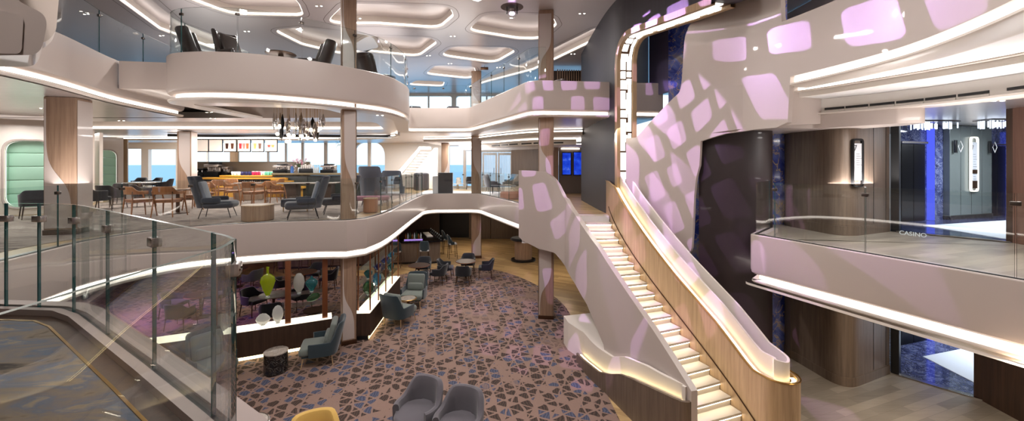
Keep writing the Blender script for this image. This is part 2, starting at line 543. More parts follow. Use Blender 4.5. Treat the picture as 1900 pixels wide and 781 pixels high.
fascia(1, MID, Z1 + .09, 2.47, 'beige curved fascia of the middle deck edge on the left with a glowing underside')
fascia(2, UP, 7.2, 6.30, 'beige curved fascia of the top deck balcony with lounge chairs above it')
fascia(3, BEAM, 7.2, 6.34, 'long beige beam of the top deck edge at the far left with glowing underside')
b = MB(); b.ribbon(resample([(-9.36, 9.5), (-8.05, 9.72)], .3), .2, 6.52, 7.18)
S(b.build('trim_4', M['beige']), 'short beige fascia between the left beam and the rounded balcony', 'balcony fascia')
fascia(5, RIGHT, Z1 + .09, 2.47, 'broad beige fascia of the right middle balcony with purple light patches')
b = MB(); b.sweep(RIGHT[3:], [(-.09, 2.315), (-.09, 2.27), (.02, 2.24), (.3, 2.24)], cap=False); b.build('lip', M['cream'], bpy.data.objects['trim_5'])

# ---- floors
b = MB(); b.sheet([(-27, -4), (22, -4), (22, 29), (-27, 29)], [], 0)
S(b.build('floor', M['floor_oak']), 'honey oak plank floor of the lowest deck', 'floor')
b = MB(); b.prism([(3.6, -3), (21, -3), (21, 7.0), (9.9, 7.35), (8.62, 8.92), (8.5, 9.2), (6.5, 9.75), (4.0, 9.6), (4.0, 7.2)], .001, .006)
S(b.build('floor', M['floor_grey']), 'grey oak plank floor beside the foot of the stairs', 'floor')
carp = catmull([(1.98, 7.3), (1.92, 8.8), (1.86, 11.1), (1.66, 13.7), (.3, 16.7), (-1.1, 18.0), (-3.0, 18.2), (-5.0, 16.9)], 8)
b = MB(); b.prism([(2.0, -3.5)] + carp + [(-26, 16.4), (-26, -3.5)], .001, .012)
tag(b.build('carpet', M['carpet_shard']), 'rose beige lounge carpet with a brown and blue shard pattern on the lowest floor', 'carpet', kind='thing')
midpoly = MID + [(.3, 11.95), (1.45, 11.7), (2.85, 11.69), (3.0, 12.5), (3.02, 16.9), (4.9, 17.0), (4.9, 27.4), (-27, 27.4), (-27, 2.2)]
b = MB(); b.prism(offset(MID, .2) + midpoly[len(MID):], 2.36, Z1, mi=0, mi_side=1, mi_bot=1)
S(b.build('floor', [M['floor_oak'], M['ceil_white']]), 'middle deck floor with an oak border along the balcony', 'floor')
b = MB()
cp = offset(MID, 1.0)
cp = [p for p in cp if p[1] < 12.2 and p[1] > 2.3]
b.prism(cp + [(-4.9, 13.5), (-5.3, 21.2), (-19.0, 21.2), (-19.1, 19.2), (-16.3, 16.05), (-16.1, 15.5), (-13.5, 12.3), (-15.4, 11.1), (-15.4, 2.3)], Z1 + .001, Z1 + .01)
tag(b.build('carpet', M['carpet_mid']), 'taupe streaked carpet of the cafe lounge on the middle deck', 'carpet', kind='thing')
b = MB(); b.prism([(-4.8, 16.5), (-4.6, 20.2), (-1.3, 20.3), (-.6, 18.8), (.4, 22), (-5, 23.4)], Z1 + .001, Z1 + .004)
tag(b.build('rug', mat('silver_rug', srgb(216, 216, 220), .95, var=.08)), 'pale silver carpet strip beyond the far balcony edge', 'rug', kind='thing')
rp = offset(RIGHT, .2)
b = MB(); b.prism(rp + [(21, 1.2), (21, 7.0), (9.9, 7.35), (8.6, 8.94), (8.5, 9.6), (6.6, 10.2), (5.75, 9.6)], 2.36, Z1, mi=0, mi_side=1, mi_bot=1)
S(b.build('floor', [M['floor_grey'], M['ceil_white']]), 'grey oak floor of the right middle balcony', 'floor')
# top deck: one slab with floor and rose soffit pieces
uppoly = UP + [(3.95, 26.5), (-27, 26.5), (-27, 12.35)]
b = MB(); b.prism(offset(UP, .2) + uppoly[len(UP):], 6.55, ZU)
S(b.build('floor', M['carpet_mid']), 'top deck floor behind the rounded balcony', 'floor')
b = MB(); b.prism(offset(BEAM, .2) + [(-27, 12.3), (-27, 2.5)], 6.55, ZU)
S(b.build('floor', M['carpet_mid']), 'top deck floor at the far left', 'floor')

# ---- middle deck ceiling with recesses
def ring_hole(pts, r=.5, n=5): return rounded(pts, r, n)
rec1 = ring_hole([(-8.0, 9.75), (-4.9, 10.35), (-4.75, 12.3), (-8.0, 12.45)], .45)
rec2 = ring_hole([(-19, 13.4), (-4.6, 13.4), (-5.3, 16.6), (-19, 16.3)], .6)
b = MB()
outer = offset(UP, .12) + [(3.95, 26.6), (-27, 26.6), (-27, 12.36), (-8.26, 12.36)]
b.sheet(outer[:-1], [rec1, rec2], 6.16, up=False)
b.sheet(offset(BEAM, .12) + [(-27, 12.36), (-27, 2.5)], [], 6.16, up=False)
S(b.build('ceiling', M['ceil_metal'], recalc=False), 'brushed champagne metal ceiling of the middle deck', 'ceiling')
def recess(name, loop, z, h, label, wallm, topm, led=None, strip=(.02, .10), inset=.03):
    r = thing(name, label, 'ceiling recess', kind='structure')
    b = MB(); b.grid([[(p[0], p[1], z), (p[0], p[1], z + h)] for p in loop], wrap_u=True); b.sheet(loop, [], z + h, mi=1, up=False)
    b.build('recess_panel', [M[wallm], M[topm]], r, recalc=False)
    b = MB()
    ins = offset(loop, -inset if sum(p[0] * q[1] - q[0] * p[1] for p, q in zip(loop, loop[1:] + loop[:1])) < 0 else inset, True)
    if led:
        b.grid([[(p[0], p[1], z + strip[0]), (p[0], p[1], z + strip[1])] for p in ins], wrap_u=True)
        b.build('light_strip', M[led], r, recalc=False)
    return r
recess('trim_6', rec1, 6.16, .5, 'beige recess in the balcony soffit above the cafe chandelier', 'beige', 'ceil_pink')
recess('trim_7', rec2, 6.16, .32, 'wide glowing ceiling recess over the cafe tables', 'cream', 'ceil_white', 'led_soft', (.03, .12))
b = MB(); b.sheet([(-9.6, 9.5), (-8.0, 9.72), (-8.2, 12.45), (-10.2, 12.4)], [], 6.53, up=False)
S(b.build('ceiling', M['beige'], recalc=False), 'small beige soffit beside the rounded balcony', 'ceiling')
# dropped bulkheads at the back of the middle deck
def bulkhead(idx, path, zt, zb, label, vents=(), led=True, ceil=None, ceil_m='ceil_white'):
    r = thing('trim_%d' % idx, label, 'ceiling bulkhead', kind='structure')
    b = MB(); b.ribbon(path, .1, zb, zt); b.build('bulkhead_panel', M['white'], r)
    if led:
        b = MB(); b.sweep(path, [(-.02, zt - .01), (-.02, zt - .06)], cap=False); b.build('light_strip', M['led'], r, recalc=False)
        b = MB(); b.sweep(path, [(-.11, zt - .075), (-.11, zt - .10), (0, zt - .10), (0, zt - .075), (-.11, zt - .075)]); b.build('lip', M['cream'], r)
    L = arcs(path)[-1]
    for s0, s1, z0, h in vents:
        q = [at_arc(path, s0 + (s1 - s0) * i / 4)[0] for i in range(5)]
        b = MB(); b.sweep(q, [(-.012, z0), (-.012, z0 + h), (.02, z0 + h), (.02, z0), (-.012, z0)])
        b.build('vent_slot', M['black'], r)
        b = MB(); b.sweep(q, [(-.02, z0 - .012), (-.02, z0 - .045), (.02, z0 - .045), (.02, z0 - .012), (-.02, z0 - .012)]); b.build('vent_lip', M['white'], r)
    if ceil:
        b = MB(); b.sheet(ceil, [], zb + .005, up=False); b.build('soffit', M[ceil_m], r, recalc=False)
    return r
pb1 = catmull([(-4.7, 21.2), (-2.2, 20.6), (-.4, 18.3), (1.0, 16.8), (2.9, 16.4)], 8)
bulkhead(8, pb1, 6.13, 5.93, 'white curved ceiling step above the far landing', ceil=pb1 + [(4.9, 16.6), (4.9, 26.5), (-4.7, 26.5)])
pb2 = catmull([(-3.0, 22.6), (-1.0, 21.0), (.2, 19.4), (1.4, 18.3), (2.9, 18.0)], 8)
Lb = arcs(pb2)[-1]
bulkhead(9, pb2, 5.93, 5.62, 'white bulkhead with black air slots above the landing screens', ceil=pb2 + [(4.9, 18.0), (4.9, 26.5), (-3.0, 26.5)],
         vents=[(Lb * f, Lb * (f + .085), 5.68, .06) for f in (.32, .42, .52, .64, .74, .84)])
pb3 = catmull([(-26, 20.4), (-15, 20.9), (-8, 20.4), (-5.4, 18.6), (-5.0, 17.4)], 8)
pb3 = pb3[::-1][::-1]
bulkhead(10, pb3, 6.13, 5.98, 'long white ceiling step in front of the cafe windows', led=True)

# ---- top ceiling with lit coffers
def up_px(pts, z=ZC): return [W(x, y, z) for x, y in pts]
coffers = [
 ('above the projector', [(866, 58), (902, 25), (1024, 28), (1034, 46), (1003, 74), (960, 73)], .5),
 ('over the front balcony columns', [(600, 46), (640, 6), (835, 12), (843, 30), (815, 54), (700, 46)], .6),
 ('behind the front column', [(640, 92), (682, 67), (800, 70), (812, 80), (776, 106)], .6),
 ('left of the front column, long and pointed', [(503, 56), (560, 50), (690, 66), (704, 88), (640, 103), (560, 84)], .6),
 ('in front of the far column', [(815, 104), (840, 86), (946, 88), (957, 96), (918, 118)], .6),
 ('left of the far column', [(789, 138), (808, 121), (880, 123), (884, 138), (872, 147)], .5),
 ('above the left lounge chairs', [(352, 0), (400, 18), (432, 28), (566, 31), (556, 8), (530, -24), (330, -24)], .5),
 ('by the far top windows, smallest', [(756, 158), (772, 149), (826, 151), (822, 161)], .4),
 ('at the top left, long band', [(196, -18), (262, -18), (330, 40), (424, 76), (434, 92), (398, 92), (296, 55)], .3),
 ('at the right, long band by the dark tower', [(1108, 50), (1112, 72), (990, 130), (905, 152), (866, 164), (878, 154), (970, 118)], .12),
]
loops = []
for nm, px, r in coffers:
    lp = up_px(px)
    if sum(p[0] * q[1] - q[0] * p[1] for p, q in zip(lp, lp[1:] + lp[:1])) < 0: lp = lp[::-1]
    loops.append(rounded(lp, r, 5))
b = MB(); b.sheet([(-27, -4), (22, -4), (22, 27), (-27, 27)], loops, ZC, up=False)
S(b.build('ceiling', M['ceil_pink'], recalc=False), 'satin rose grey ceiling over the whole atrium', 'ceiling')
for i, lp in enumerate(loops):
    recess('trim_%d' % (20 + i), lp, ZC, .30, 'glowing rounded ceiling coffer ' + coffers[i][0], 'cream', 'ceil_pink', 'led_coffer', (.03, .09))
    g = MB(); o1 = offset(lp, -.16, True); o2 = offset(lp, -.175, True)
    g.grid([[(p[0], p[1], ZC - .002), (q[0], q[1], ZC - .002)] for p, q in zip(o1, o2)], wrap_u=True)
    g.build('coffer_groove', M['bronze'], bpy.data.objects['trim_%d' % (20 + i)], recalc=False)  # thin flat bronze line around each coffer

# ---- outer walls
WY = 26.5
def wx(px, d=WY): return (px - CX) * d / F
def wz(py, d=WY): return EZ - (py - HY) * d / F
def wall_holes(name, x0, x1, z0, z1, holes, y, th, m, label):
    b = MB()
    out = [(x0, z0), (x1, z0), (x1, z1), (x0, z1)]
    for yy in (y, y + th):
        t = MB(); t.sheet(out, holes, 0)
        for v in t.bm.verts: v.co = (v.co.x, yy, v.co.y)
        b.join(t.bm)
    for h in [out] + holes:
        b.grid([[(p[0], y, p[1]), (p[0], y + th, p[1])] for p in h], wrap_u=True)
    return S(b.build(name, M[m]), label, 'wall')
def hole(px0, py0, px1, py1, r=.05, d=WY):
    return rounded([(wx(px0, d), wz(py1, d)), (wx(px1, d), wz(py1, d)), (wx(px1, d), wz(py0, d)), (wx(px0, d), wz(py0, d))], r, 6)
midholes = [hole(228, 276, 262, 345), hole(275, 277, 326, 345), hole(348, 262, 640, 344, .1), hole(656, 263, 714, 340, 1.0), hole(834, 262, 884, 345, .2), hole(893, 282, 952, 360, .05)]
wall_holes('wall_back', -27, 3.0, 2.3, 6.9, midholes, WY, .25, 'white', 'white outer wall of the middle deck with sea windows')
upholes = [hole(-40, 178, 250, 224, .3), hole(262, 178, 640, 224, .3), hole(652, 178, 748, 224, .2), hole(752, 178, 838, 224, .2), hole(846, 178, 960, 224, .2), hole(968, 178, 1080, 224, .2)]
wall_holes('wall_back', -27, 5.0, 6.9, 9.6, upholes, WY, .25, 'white', 'white outer wall of the top deck with wide windows')
def pane_thing(i, h, label, mull=()):
    r = thing('window_%d' % i, label, 'window', kind='structure')
    b = MB(); t = MB(); t.sheet(h, [], 0)
    for v in t.bm.verts: v.co = (v.co.x, WY + .15, v.co.y)
    b.join(t.bm); b.build('pane', M['pane'], r)
    if mull:
        zs = [p[1] for p in h]
        for m in mull:
            b = MB(); b.box((m[0], WY + .06, (min(zs) + max(zs)) / 2), (m[1], .14, max(zs) - min(zs)), bev=.02); b.build('mullion', M[m[2]], r)
pane_thing(1, midholes[0], 'narrow sea window next to the green alcoves')
pane_thing(2, midholes[1], 'square sea window left of the cafe column')
pane_thing(3, midholes[2], 'wide band of windows behind the cafe counter', [(wx(434), .55, 'wood_light'), (wx(384), .12, 'white'), (wx(497), .12, 'white'), (wx(530), .12, 'white'), (wx(561), .16, 'white'), (wx(604), .22, 'white')])
pane_thing(4, midholes[3], 'rounded sea window right of the front column', [(wx(685), .22, 'white')])
pane_thing(5, midholes[4], 'sea window beside the far columns', [(wx(862), .2, 'white')])
for i, h in enumerate(upholes):
    c = sum(p[0] for p in h) / len(h)
    pane_thing(6 + i, h, 'top deck window pane, number %s from the left of the far row' % ['one', 'two', 'three', 'four', 'five', 'six'][i], [(c, .1, 'white')])
d = thing('door_1', 'white framed double glass door to the open deck', 'door', kind='structure')
for x0, x1 in ((895, 922), (924, 950)):
    b = MB(); w = wx(x1) - wx(x0); c = (wx(x0) + wx(x1)) / 2; zb, zt = 3.25, wz(284); h = zt - zb
    for s in (-1, 1): b.box((c + s * (w / 2 - .05), WY + .1, zb + h / 2), (.1, .1, h), bev=.01)
    for z in (zb + .1, zt - .06): b.box((c, WY + .1, z), (w, .09, .14), bev=.01)
    lf = b.build('door_leaf', M['white'], d)
    b = MB(); b.box((c, WY + .1, zb + h / 2), (w - .2, .012, h - .2)); b.build('pane', M['pane'], lf)
    b = MB(); b.tube([(c + .28 * (1 if x0 < 910 else -1), WY + .02, 4.1), (c + .28 * (1 if x0 < 910 else -1), WY + .02, 4.5)], .018); b.build('handle', M['steel'], lf)
mc = bpy.data.materials.new('sheer_white_curtain'); mc.use_nodes = True
tc = NT(mc); tc.n.remove(tc.n['Principled BSDF'])
a_ = tc.add('ShaderNodeBsdfTranslucent', {0: (.92, .94, .96, 1)}); b_ = tc.add('ShaderNodeBsdfDiffuse', {0: (.92, .94, .96, 1)})
m_ = tc.add('ShaderNodeMixShader', {0: .3, 1: a_.outputs[0], 2: b_.outputs[0]}); tc.l.new(m_.outputs[0], tc.n['Material Output'].inputs[0])
b = MB(); b.grid([[(wx(892) + (wx(953) - wx(892)) * i / 60, WY + .32 + .03 * math.sin(i * 1.3), z) for z in (3.25, wz(281))] for i in range(61)]); b.build('curtain', mc, d, recalc=False)
b = MB(); b.box((4.95, 22, 4.4), (.1, 10, 4.6)); S(b.build('wall_right', M['wood_grey']), 'grey brown side wall of the screen landing', 'wall')
for nm, c, d_, lb in (('wall_left', (-27, 11, 4.8), (.2, 30, 9.8), 'plain wall closing the far left of the lounge'), ('wall_right', (22, 11, 4.8), (.2, 30, 9.8), 'plain wall closing the far right'),
                      ('wall_front', (-2.5, -4, 4.8), (49, .2, 9.8), 'plain wall behind the viewer')):
    b = MB(); b.box(c, d_); S(b.build(nm, M['beige']), lb, 'wall')
b = MB(); b.box((-2.5, 27.5, 1.2), (49, .2, 2.4)); S(b.build('wall_back', M['wood_grey']), 'grey brown panelled back wall of the lowest deck', 'wall')
# darker panelled bar wall and doorway at the back of the lowest deck
r = thing('wall_back', 'brown panelled wall with a dark doorway behind the lower bar', 'wall', kind='structure')
xs = [-7.5, -4.6, -2.75, -1.35, 1.2, 4.2]
for i in range(5):
    if i == 1: continue
    b = MB(); b.box(((xs[i] + xs[i + 1]) / 2, 25.4 + (.5 if i == 4 else 0), 1.2), (xs[i + 1] - xs[i] - .02, .1, 2.4), bev=.01); b.build('wood_panel', M['wood_dark'] if i == 0 else M['wood_grey'], r)
b = MB(); b.box((-3.7, 25.9, 1.2), (2.2, .1, 2.4)); b.build('doorway', M['black'], r)

# ---- sea and sky
b = MB(); b.sheet([(-30000, 40), (30000, 40), (30000, 60000), (-30000, 60000)], [], -12)
m = mat('open_sea', srgb(120, 190, 222), .5); S(b.build('sea', m), 'calm blue sea beyond the windows', 'sea')
w = bpy.data.worlds.new('sky'); SC.world = w; w.use_nodes = True
wt = w.node_tree; nt = NT(w)
z = nt.add('ShaderNodeSeparateXYZ', {0: nt.add('ShaderNodeTexCoord').outputs['Generated']}).outputs[2]
sky = nt.ramp(z, [(0, srgb(206, 226, 240)), (.04, srgb(224, 236, 244)), (.3, srgb(236, 242, 248)), (1, srgb(170, 200, 235))])
bg = wt.nodes['Background']; wt.links.new(sky, bg.inputs[0]); bg.inputs[1].default_value = 1.8

# ---- columns: wood shaft with a pale hourglass inlay
def column(x, y, w, dp, rz, z0, z1, label, spans, side=1):
    r = thing('column', label, 'column', (x, y, 0), rz, kind='structure')
    b = MB(); b.box((0, 0, (z0 + z1) / 2), (w, dp, z1 - z0), bev=.03, seg=2); b.build('shaft', M['wood_mid'], r)
    for a0, a1, fl, inv in spans:
        H = a1 - a0; n = 30
        rows = []
        for i in range(n + 1):
            t = i / n
            k = 1 / (1 + math.exp((t - .40) * 17))
            if inv: k = 1 - k
            wd = (w - .05) * (.06 + .84 * k)
            xa, xb = (-w / 2 + .025, -w / 2 + .025 + wd) if fl < 0 else (w / 2 - .025 - wd, w / 2 - .025)
            rows.append([(xa, -dp / 2 - .006, a0 + H * t), (xb, -dp / 2 - .006, a0 + H * t)])
        b = MB(); b.grid(rows); b.build('pale_inlay', M['beige'], r, recalc=False)
        xs_ = (w / 2 + .006) * side
        b = MB(); b.face([(xs_, -dp / 2 + .025, a0), (xs_, dp / 2 - .025, a0), (xs_, dp / 2 - .025, a1), (xs_, -dp / 2 + .025, a1)]); b.build('pale_face', M['beige'], r, recalc=False)
    b = MB(); b.box((0, 0, z0 + .06), (w + .02, dp + .02, .12), bev=.01); b.build('plinth', M['bronze'], r)
    return r
column(-4.34, 10.58, .36, .38, .5, 0, ZC, 'front column of pale and brown panels rising through all three decks, left of the stairs', [(.15, 2.3, -1, 0), (Z1 + .15, 6.1, 1, 1), (7.2, 9.3, -1, 0)], 1)
column(1.06, 12.35, .46, .46, -.12, 0, ZC, 'tall column behind the head of the stairs', [(.15, 2.3, -1, 1), (Z1 + 1.0, 6.1, -1, 0), (7.3, 9.3, -1, 1)], -1)
column(-1.82, 20.3, .5, .5, .1, 0, ZC, 'far column at the back of the atrium gap', [(.15, 2.3, 1, 0), (Z1 + .15, 6.1, 1, 1), (7.2, 9.3, -1, 0)], 1)
column(-9.72, 8.75, .56, .5, .28, Z1, 6.16, 'wide brown column by the green alcoves', [(Z1 + .15, 6.1, -1, 0)], 1)
column(-14.0, 17.2, .52, .5, .2, Z1, 6.14, 'column with a pale inlay left of the cafe counter', [(Z1 + .15, 6.1, 1, 1)], 1)
column(-3.75, 22.4, .42, .42, .1, Z1, 5.93, 'slim column in front of the sea window at the far landing', [(Z1 + .15, 5.9, 1, 0)], 1)

# ================================================================ MAIN STAIRS
SX = (-2.33405765e-04, 8.65614996e-03, -1.23241895e-02, 2.84731063)
SY = (2.95037684e-03, -3.10134823e-01, 11.6894229)
def redge(k): return (((SX[0] * k + SX[1]) * k + SX[2]) * k + SX[3], (SY[0] * k + SY[1]) * k + SY[2])
SW = 1.36
TW = SW - .07
def ledge(k, w=SW):
    a, c = redge(k), redge(k + .05)
    dx, dy = c[0] - a[0], c[1] - a[1]; l = math.hypot(dx, dy)
    return (a[0] + dy / l * w, a[1] - dx / l * w)
RISE = .16
st = thing('staircase', 'main staircase of pale treads with glowing risers down to the lounge', 'staircase', kind='structure')
m_tread = mat('pale_stone_tread', srgb(206, 196, 180), .45)
for k in range(20):
    zt = Z1 - RISE * (k + 1)
    if zt < .01: break
    # tread k lies between nosing k (under it) and nosing k+1
    a0, a1, b0, b1 = redge(k - .12), ledge(k - .12, TW), redge(k + 1), ledge(k + 1, TW)
    b = MB(); b.prism([a0, a1, b1, b0], zt - .045, zt)
    o = b.build('tread', m_tread, st)
    b = MB(); c0, c1 = redge(k + .92), ledge(k + .92, TW)
    d0, d1 = redge(k + .86), ledge(k + .86, TW)
    b.prism([c0, c1, d1, d0], zt - RISE, zt - .045); b.build('riser', m_tread, st)
    e0, e1 = redge(k + 1 - .03), ledge(k + 1 - .03, TW); f0, f1 = redge(k + 1 - .075), ledge(k + 1 - .075, TW)
    b = MB(); b.prism([e0, e1, f1, f0], zt - .058, zt - .0455); b.build('light_strip', M['led_stair'], o)
a0, a1 = redge(-.1), ledge(-.1, TW); c0, c1 = redge(0), ledge(0, TW)
b = MB(); b.prism([redge(-1.2), ledge(-1.2, TW), c1, c0], Z1 - .045, Z1 + .004); o = b.build('tread', m_tread, st)
e0, e1 = redge(-.03), ledge(-.03, TW); f0, f1 = redge(-.075), ledge(-.075, TW)
b = MB(); b.prism([e0, e1, f1, f0], Z1 - .058, Z1 - .0455); b.build('light_strip', M['led_stair'], o)
b = MB(); b.prism([redge(-.08), ledge(-.08, TW), ledge(-.14, TW), redge(-.14)], Z1 - RISE, Z1 - .045); b.build('riser', m_tread, st)

# left balustrade panel
Lp = catmull([(.2, 11.9), (.75, 11.83), (1.15, 11.68), (1.4, 11.35)], 6) + [ledge(k) for k in [x * .5 for x in range(3, 40)]]
Lp = [p for i, p in enumerate(Lp) if i == 0 or math.dist(p, Lp[i - 1]) > .02]
def tab(px, path): return [h for h in (hit(x, y, path) for x, y in px) if h]
Ltop = tab([(964, 316), (990, 317), (1012, 319), (1026, 330), (1036, 346), (1045, 366), (1068, 400), (1109, 459), (1155, 530), (1212, 613), (1261, 690), (1277, 716)], Lp)
Lbot = tab([(964, 440), (969, 446), (1000, 462), (1030, 470), (1048, 493), (1068, 528), (1089, 565), (1110, 615), (1120, 640)], Lp)
Lend = arcs(Lp)[-1]
Ltop.append((Lend, min(t for s, t in Ltop) - .05)); Lbot.append((Lbot[-1][0] + .2, 0.0)); Lbot.append((Lend, 0.0))
Lr = resample(Lp, .05)
bl = thing('stair_balustrade', 'sculpted beige solid balustrade on the left of the stairs with purple light patches', 'balustrade', kind='structure')
b = MB(); b.ribbon(Lr, .12, lambda s: interp(Lbot, s), lambda s: interp(Ltop, s)); b.build('balustrade_panel', M['beige'], bl)
# wooden skirt with glowing trough at the foot
skirt = catmull([(1.54, 9.55), (1.66, 8.9), (1.95, 8.1), (2.3, 7.1), (2.62, 6.5)], 8)
endc = ledge(19.2, SW + .0)
skirt = skirt + catmull([(2.72, 6.37), (2.84, 6.36), (2.93, 6.45), (2.93, 6.6)], 5)
sk_top = tab([(1071, 657), (1090, 674), (1110, 690), (1130, 694), (1150, 694), (1170, 702), (1200, 716), (1230, 730), (1260, 743)], skirt)
b = MB(); b.ribbon(resample(skirt, .06), .05, 0, lambda s: interp(sk_top, s)); b.build('wood_skirt', M['wood_grey'], bl)
wh = offset(skirt, .17)
wh = [(1.36, 10.5), (1.42, 10.1)] + wh[:-4]
wh_top = tab([(1049, 590), (1075, 612), (1090, 625), (1110, 645), (1135, 662), (1160, 662), (1200, 679), (1240, 701), (1265, 712)], wh)
b = MB(); whr = resample(wh, .06); b.ribbon(whr, .06, 0, lambda s: interp(wh_top, s)); b.build('inner_panel', M['cream'], bl)
trough = offset(skirt, .11)[:-4]
b = MB(); tr = resample(trough, .08); As = arcs(tr)
b.grid([[(p[0] - .03, p[1], interp(sk_top, A) - .05), (p[0] + .03, p[1], interp(sk_top, A) - .05)] for p, A in zip(tr, As)])
b.build('light_strip', M['led_gold'], bl, recalc=False)
# closing cap between inner panel and the stair panel
b = MB(); q = [p for p in resample(wh, .1)]; Aq = arcs(q)
b.grid([[(p[0], p[1], interp(wh_top, A) - .004), (p[0] + .9, p[1] + .25, interp(wh_top, A) - .004)] for p, A in zip(q, Aq) if A < 3.0])
b.build('bench_top', M['cream'], bl, recalc=False)

# right balustrade
Rp = [(3.05, 15.5), (2.98, 14.0), (2.93, 12.8)] + [redge(k * .5 - 1.0) for k in range(0, 43)]
Rp = [(p[0] + .02, p[1]) for p in Rp]
e = Rp[-1]
tv = Vector((Rp[-1][0] - Rp[-2][0], Rp[-1][1] - Rp[-2][1])).normalized(); nv = Vector((-tv.y, tv.x))
RW = .62
loopend = []
for j in range(1, 13):
    a = PI * j / 13
    c = Vector(e) + nv * RW / 2
    loopend.append(tuple(c - nv * (RW / 2) * math.cos(a) + tv * (RW / 2) * math.sin(a)))
back = offset(Rp, RW)[::-1]
R_all = Rp + loopend + back[:36]
R_in = offset(Rp, .0)
Rtop = tab([(1095, 334), (1110, 334), (1128, 336), (1139, 345), (1152, 370), (1178, 411), (1246, 503), (1326, 596), (1380, 668), (1396, 687), (1409, 694)], Rp)
Rl = arcs(Rp)[-1]; Rtot = arcs(R_all)[-1]
zend = 1.16
Rtop.append((Rl, zend))
full = list(Rtop) + [(Rl + PI * RW / 2, zend - .02)] + [(Rl + PI * RW / 2 + (Rl - s) * .98, z) for s, z in Rtop if s < Rl - .3]
br = thing('stair_balustrade', 'oak panelled balustrade on the right of the stairs with a glowing cream cap', 'balustrade', kind='structure')
def lowz(s):
    if s > Rl: return 0
    p = at_arc(Rp, s)[0]
    if p[1] > redge(0)[1]: return Z1
    return 0
b = MB(); b.ribbon(resample(R_all, .06), .05, lowz, lambda s: interp(full, s), mi=0, mi_top=0); b.build('wood_panel', M['wood_light'], br)
b = MB(); er = [p for p in resample(R_all, .06)]; Ae = arcs(er)
b.tube([(p[0], p[1], interp(full, A) + .004) for p, A in zip(er, Ae)], .014, 6); b.build('brass_edge', M['brass'], br)
Cp = offset(Rp, .19)
Cend = []
for j in range(1, 11):
    a = PI * j / 11
    c = Vector(e) + nv * RW / 2
    rr = RW / 2 - .15
    Cend.append(tuple(c - nv * rr * math.cos(a) + tv * rr * math.sin(a)))
Call = Cp + Cend + offset(Rp, RW - .15)[::-1][:36]
Cl = arcs(Cp)[-1]
ctop = [(s * Cl / Rl, z + (.30 if s > 3.4 else .13 + .17 * s / 3.4)) for s, z in Rtop]
cfull = ctop + [(Cl + .3, zend + .26)] + [(Cl + .4 + (Cl - s), z) for s, z in ctop if s < Cl - .3]
b = MB(); b.ribbon(resample(Call, .05), .04, lambda s: interp(cfull, s) - .5, lambda s: interp(cfull, s)); b.build('cream_cap', M['cream'], br)
tp = offset(Rp, .115)
Tall = tp + [tuple(Vector(e) + nv * RW / 2 - nv * (RW / 2 - .09) * math.cos(PI * j / 11) + tv * (RW / 2 - .09) * math.sin(PI * j / 11)) for j in range(1, 11)]
tr = resample(Tall, .08); At = arcs(tr); Tl = arcs(tp)[-1]
tabT = [(s * Tl / Rl, z) for s, z in Rtop] + [(Tl + 1, zend)]
lo_, hi_ = offset(tr, -.035), offset(tr, .035)
b = MB(); b.grid([[(p[0], p[1], interp(tabT, A) - .06), (q[0], q[1], interp(tabT, A) - .06)] for p, q, A in zip(lo_, hi_, At)]); b.build('light_strip', M['led_gold'], br, recalc=False)
# dark skirting line along the treads
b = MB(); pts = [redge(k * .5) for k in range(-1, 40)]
b.tube([(p[0] + .01, p[1], Z1 - RISE * (k * .5 - .5) + .10) for k, p in zip(range(-1, 40), pts)], .012, 6); b.build('skirting_line', M['bronze'], br)

# ================================================================ DARK TOWER WITH LIGHT PORTAL
T = resample(catmull([(2.95, 17.0), (2.9, 13.4), (2.93, 12.1), (3.03, 11.2), (3.3, 10.3), (3.75, 8.95), (4.2, 7.4)], 10), .03)
sj = min(range(len(T)), key=lambda i: abs((T[i][0] / T[i][1]) - (1146 - CX) / F)) * arcs(T)[-1] / (len(T) - 1)
ZT, RC = 8.32, .75
def tz(s):
    if s <= sj: return 2.3
    u = s - sj
    top = ZT - .1 * u
    if u < RC: return top - RC + math.sqrt(max(0, RC * RC - (RC - u) ** 2))
    return top
b = MB(); b.ribbon(T, .5, tz, ZC); S(b.build('wall_right', M['darktower']), 'dark plum panelled tower wall beside the stairs', 'wall')
port = thing('light_arch_frame', 'tall oak framed arch lined with glowing crystal blocks beside the stairs', 'light feature')
curve = [(sj, z) for z in [2.4 + i * .05 for i in range(int((ZT - RC - 2.4) / .05) + 1)]]
curve += [(sj + RC - RC * math.cos(a), ZT - RC + RC * math.sin(a) - .1 * (RC - RC * math.cos(a))) for a in [PI / 2 * i / 16 for i in range(1, 17)]]
curve += [(sj + RC + i * .05, ZT - .1 * (RC + i * .05)) for i in range(1, 56)]
def frame_pt(s, z, off, inset):
    """point on the reveal: off across the thickness, inset into the opening"""
    return s, z, off, inset
def P3(i, off, inset):
    s, z = curve[i]
    a = curve[max(0, i - 1)]; c = curve[min(len(curve) - 1, i + 1)]
    ds, dz = c[0] - a[0], c[1] - a[1]; l = math.hypot(ds, dz) or 1
    s2, z2 = s + dz / l * inset, z - ds / l * inset
    (x, y), (tx, ty) = at_arc(T, s2)
    return (x - ty * off, y + tx * off, z2)
def strip(o0, o1, i0, i1):
    return [[P3(i, o0, i0), P3(i, o0, i1), P3(i, o1, i1), P3(i, o1, i0)] for i in range(len(curve))]
for o0, o1 in ((-.05, .05), (.43, .55)):
    b = MB(); b.grid(strip(o0, o1, -.09, .06), wrap_v=True); b.build('oak_trim', M['wood_light'], port)
b = MB(); b.grid(strip(.05, .43, -.01, .004), wrap_v=True); b.build('backing', M['bronze'], port)
M['crystal'] = emis('glowing_crystal', (1, .94, .86, 1), 2.2)
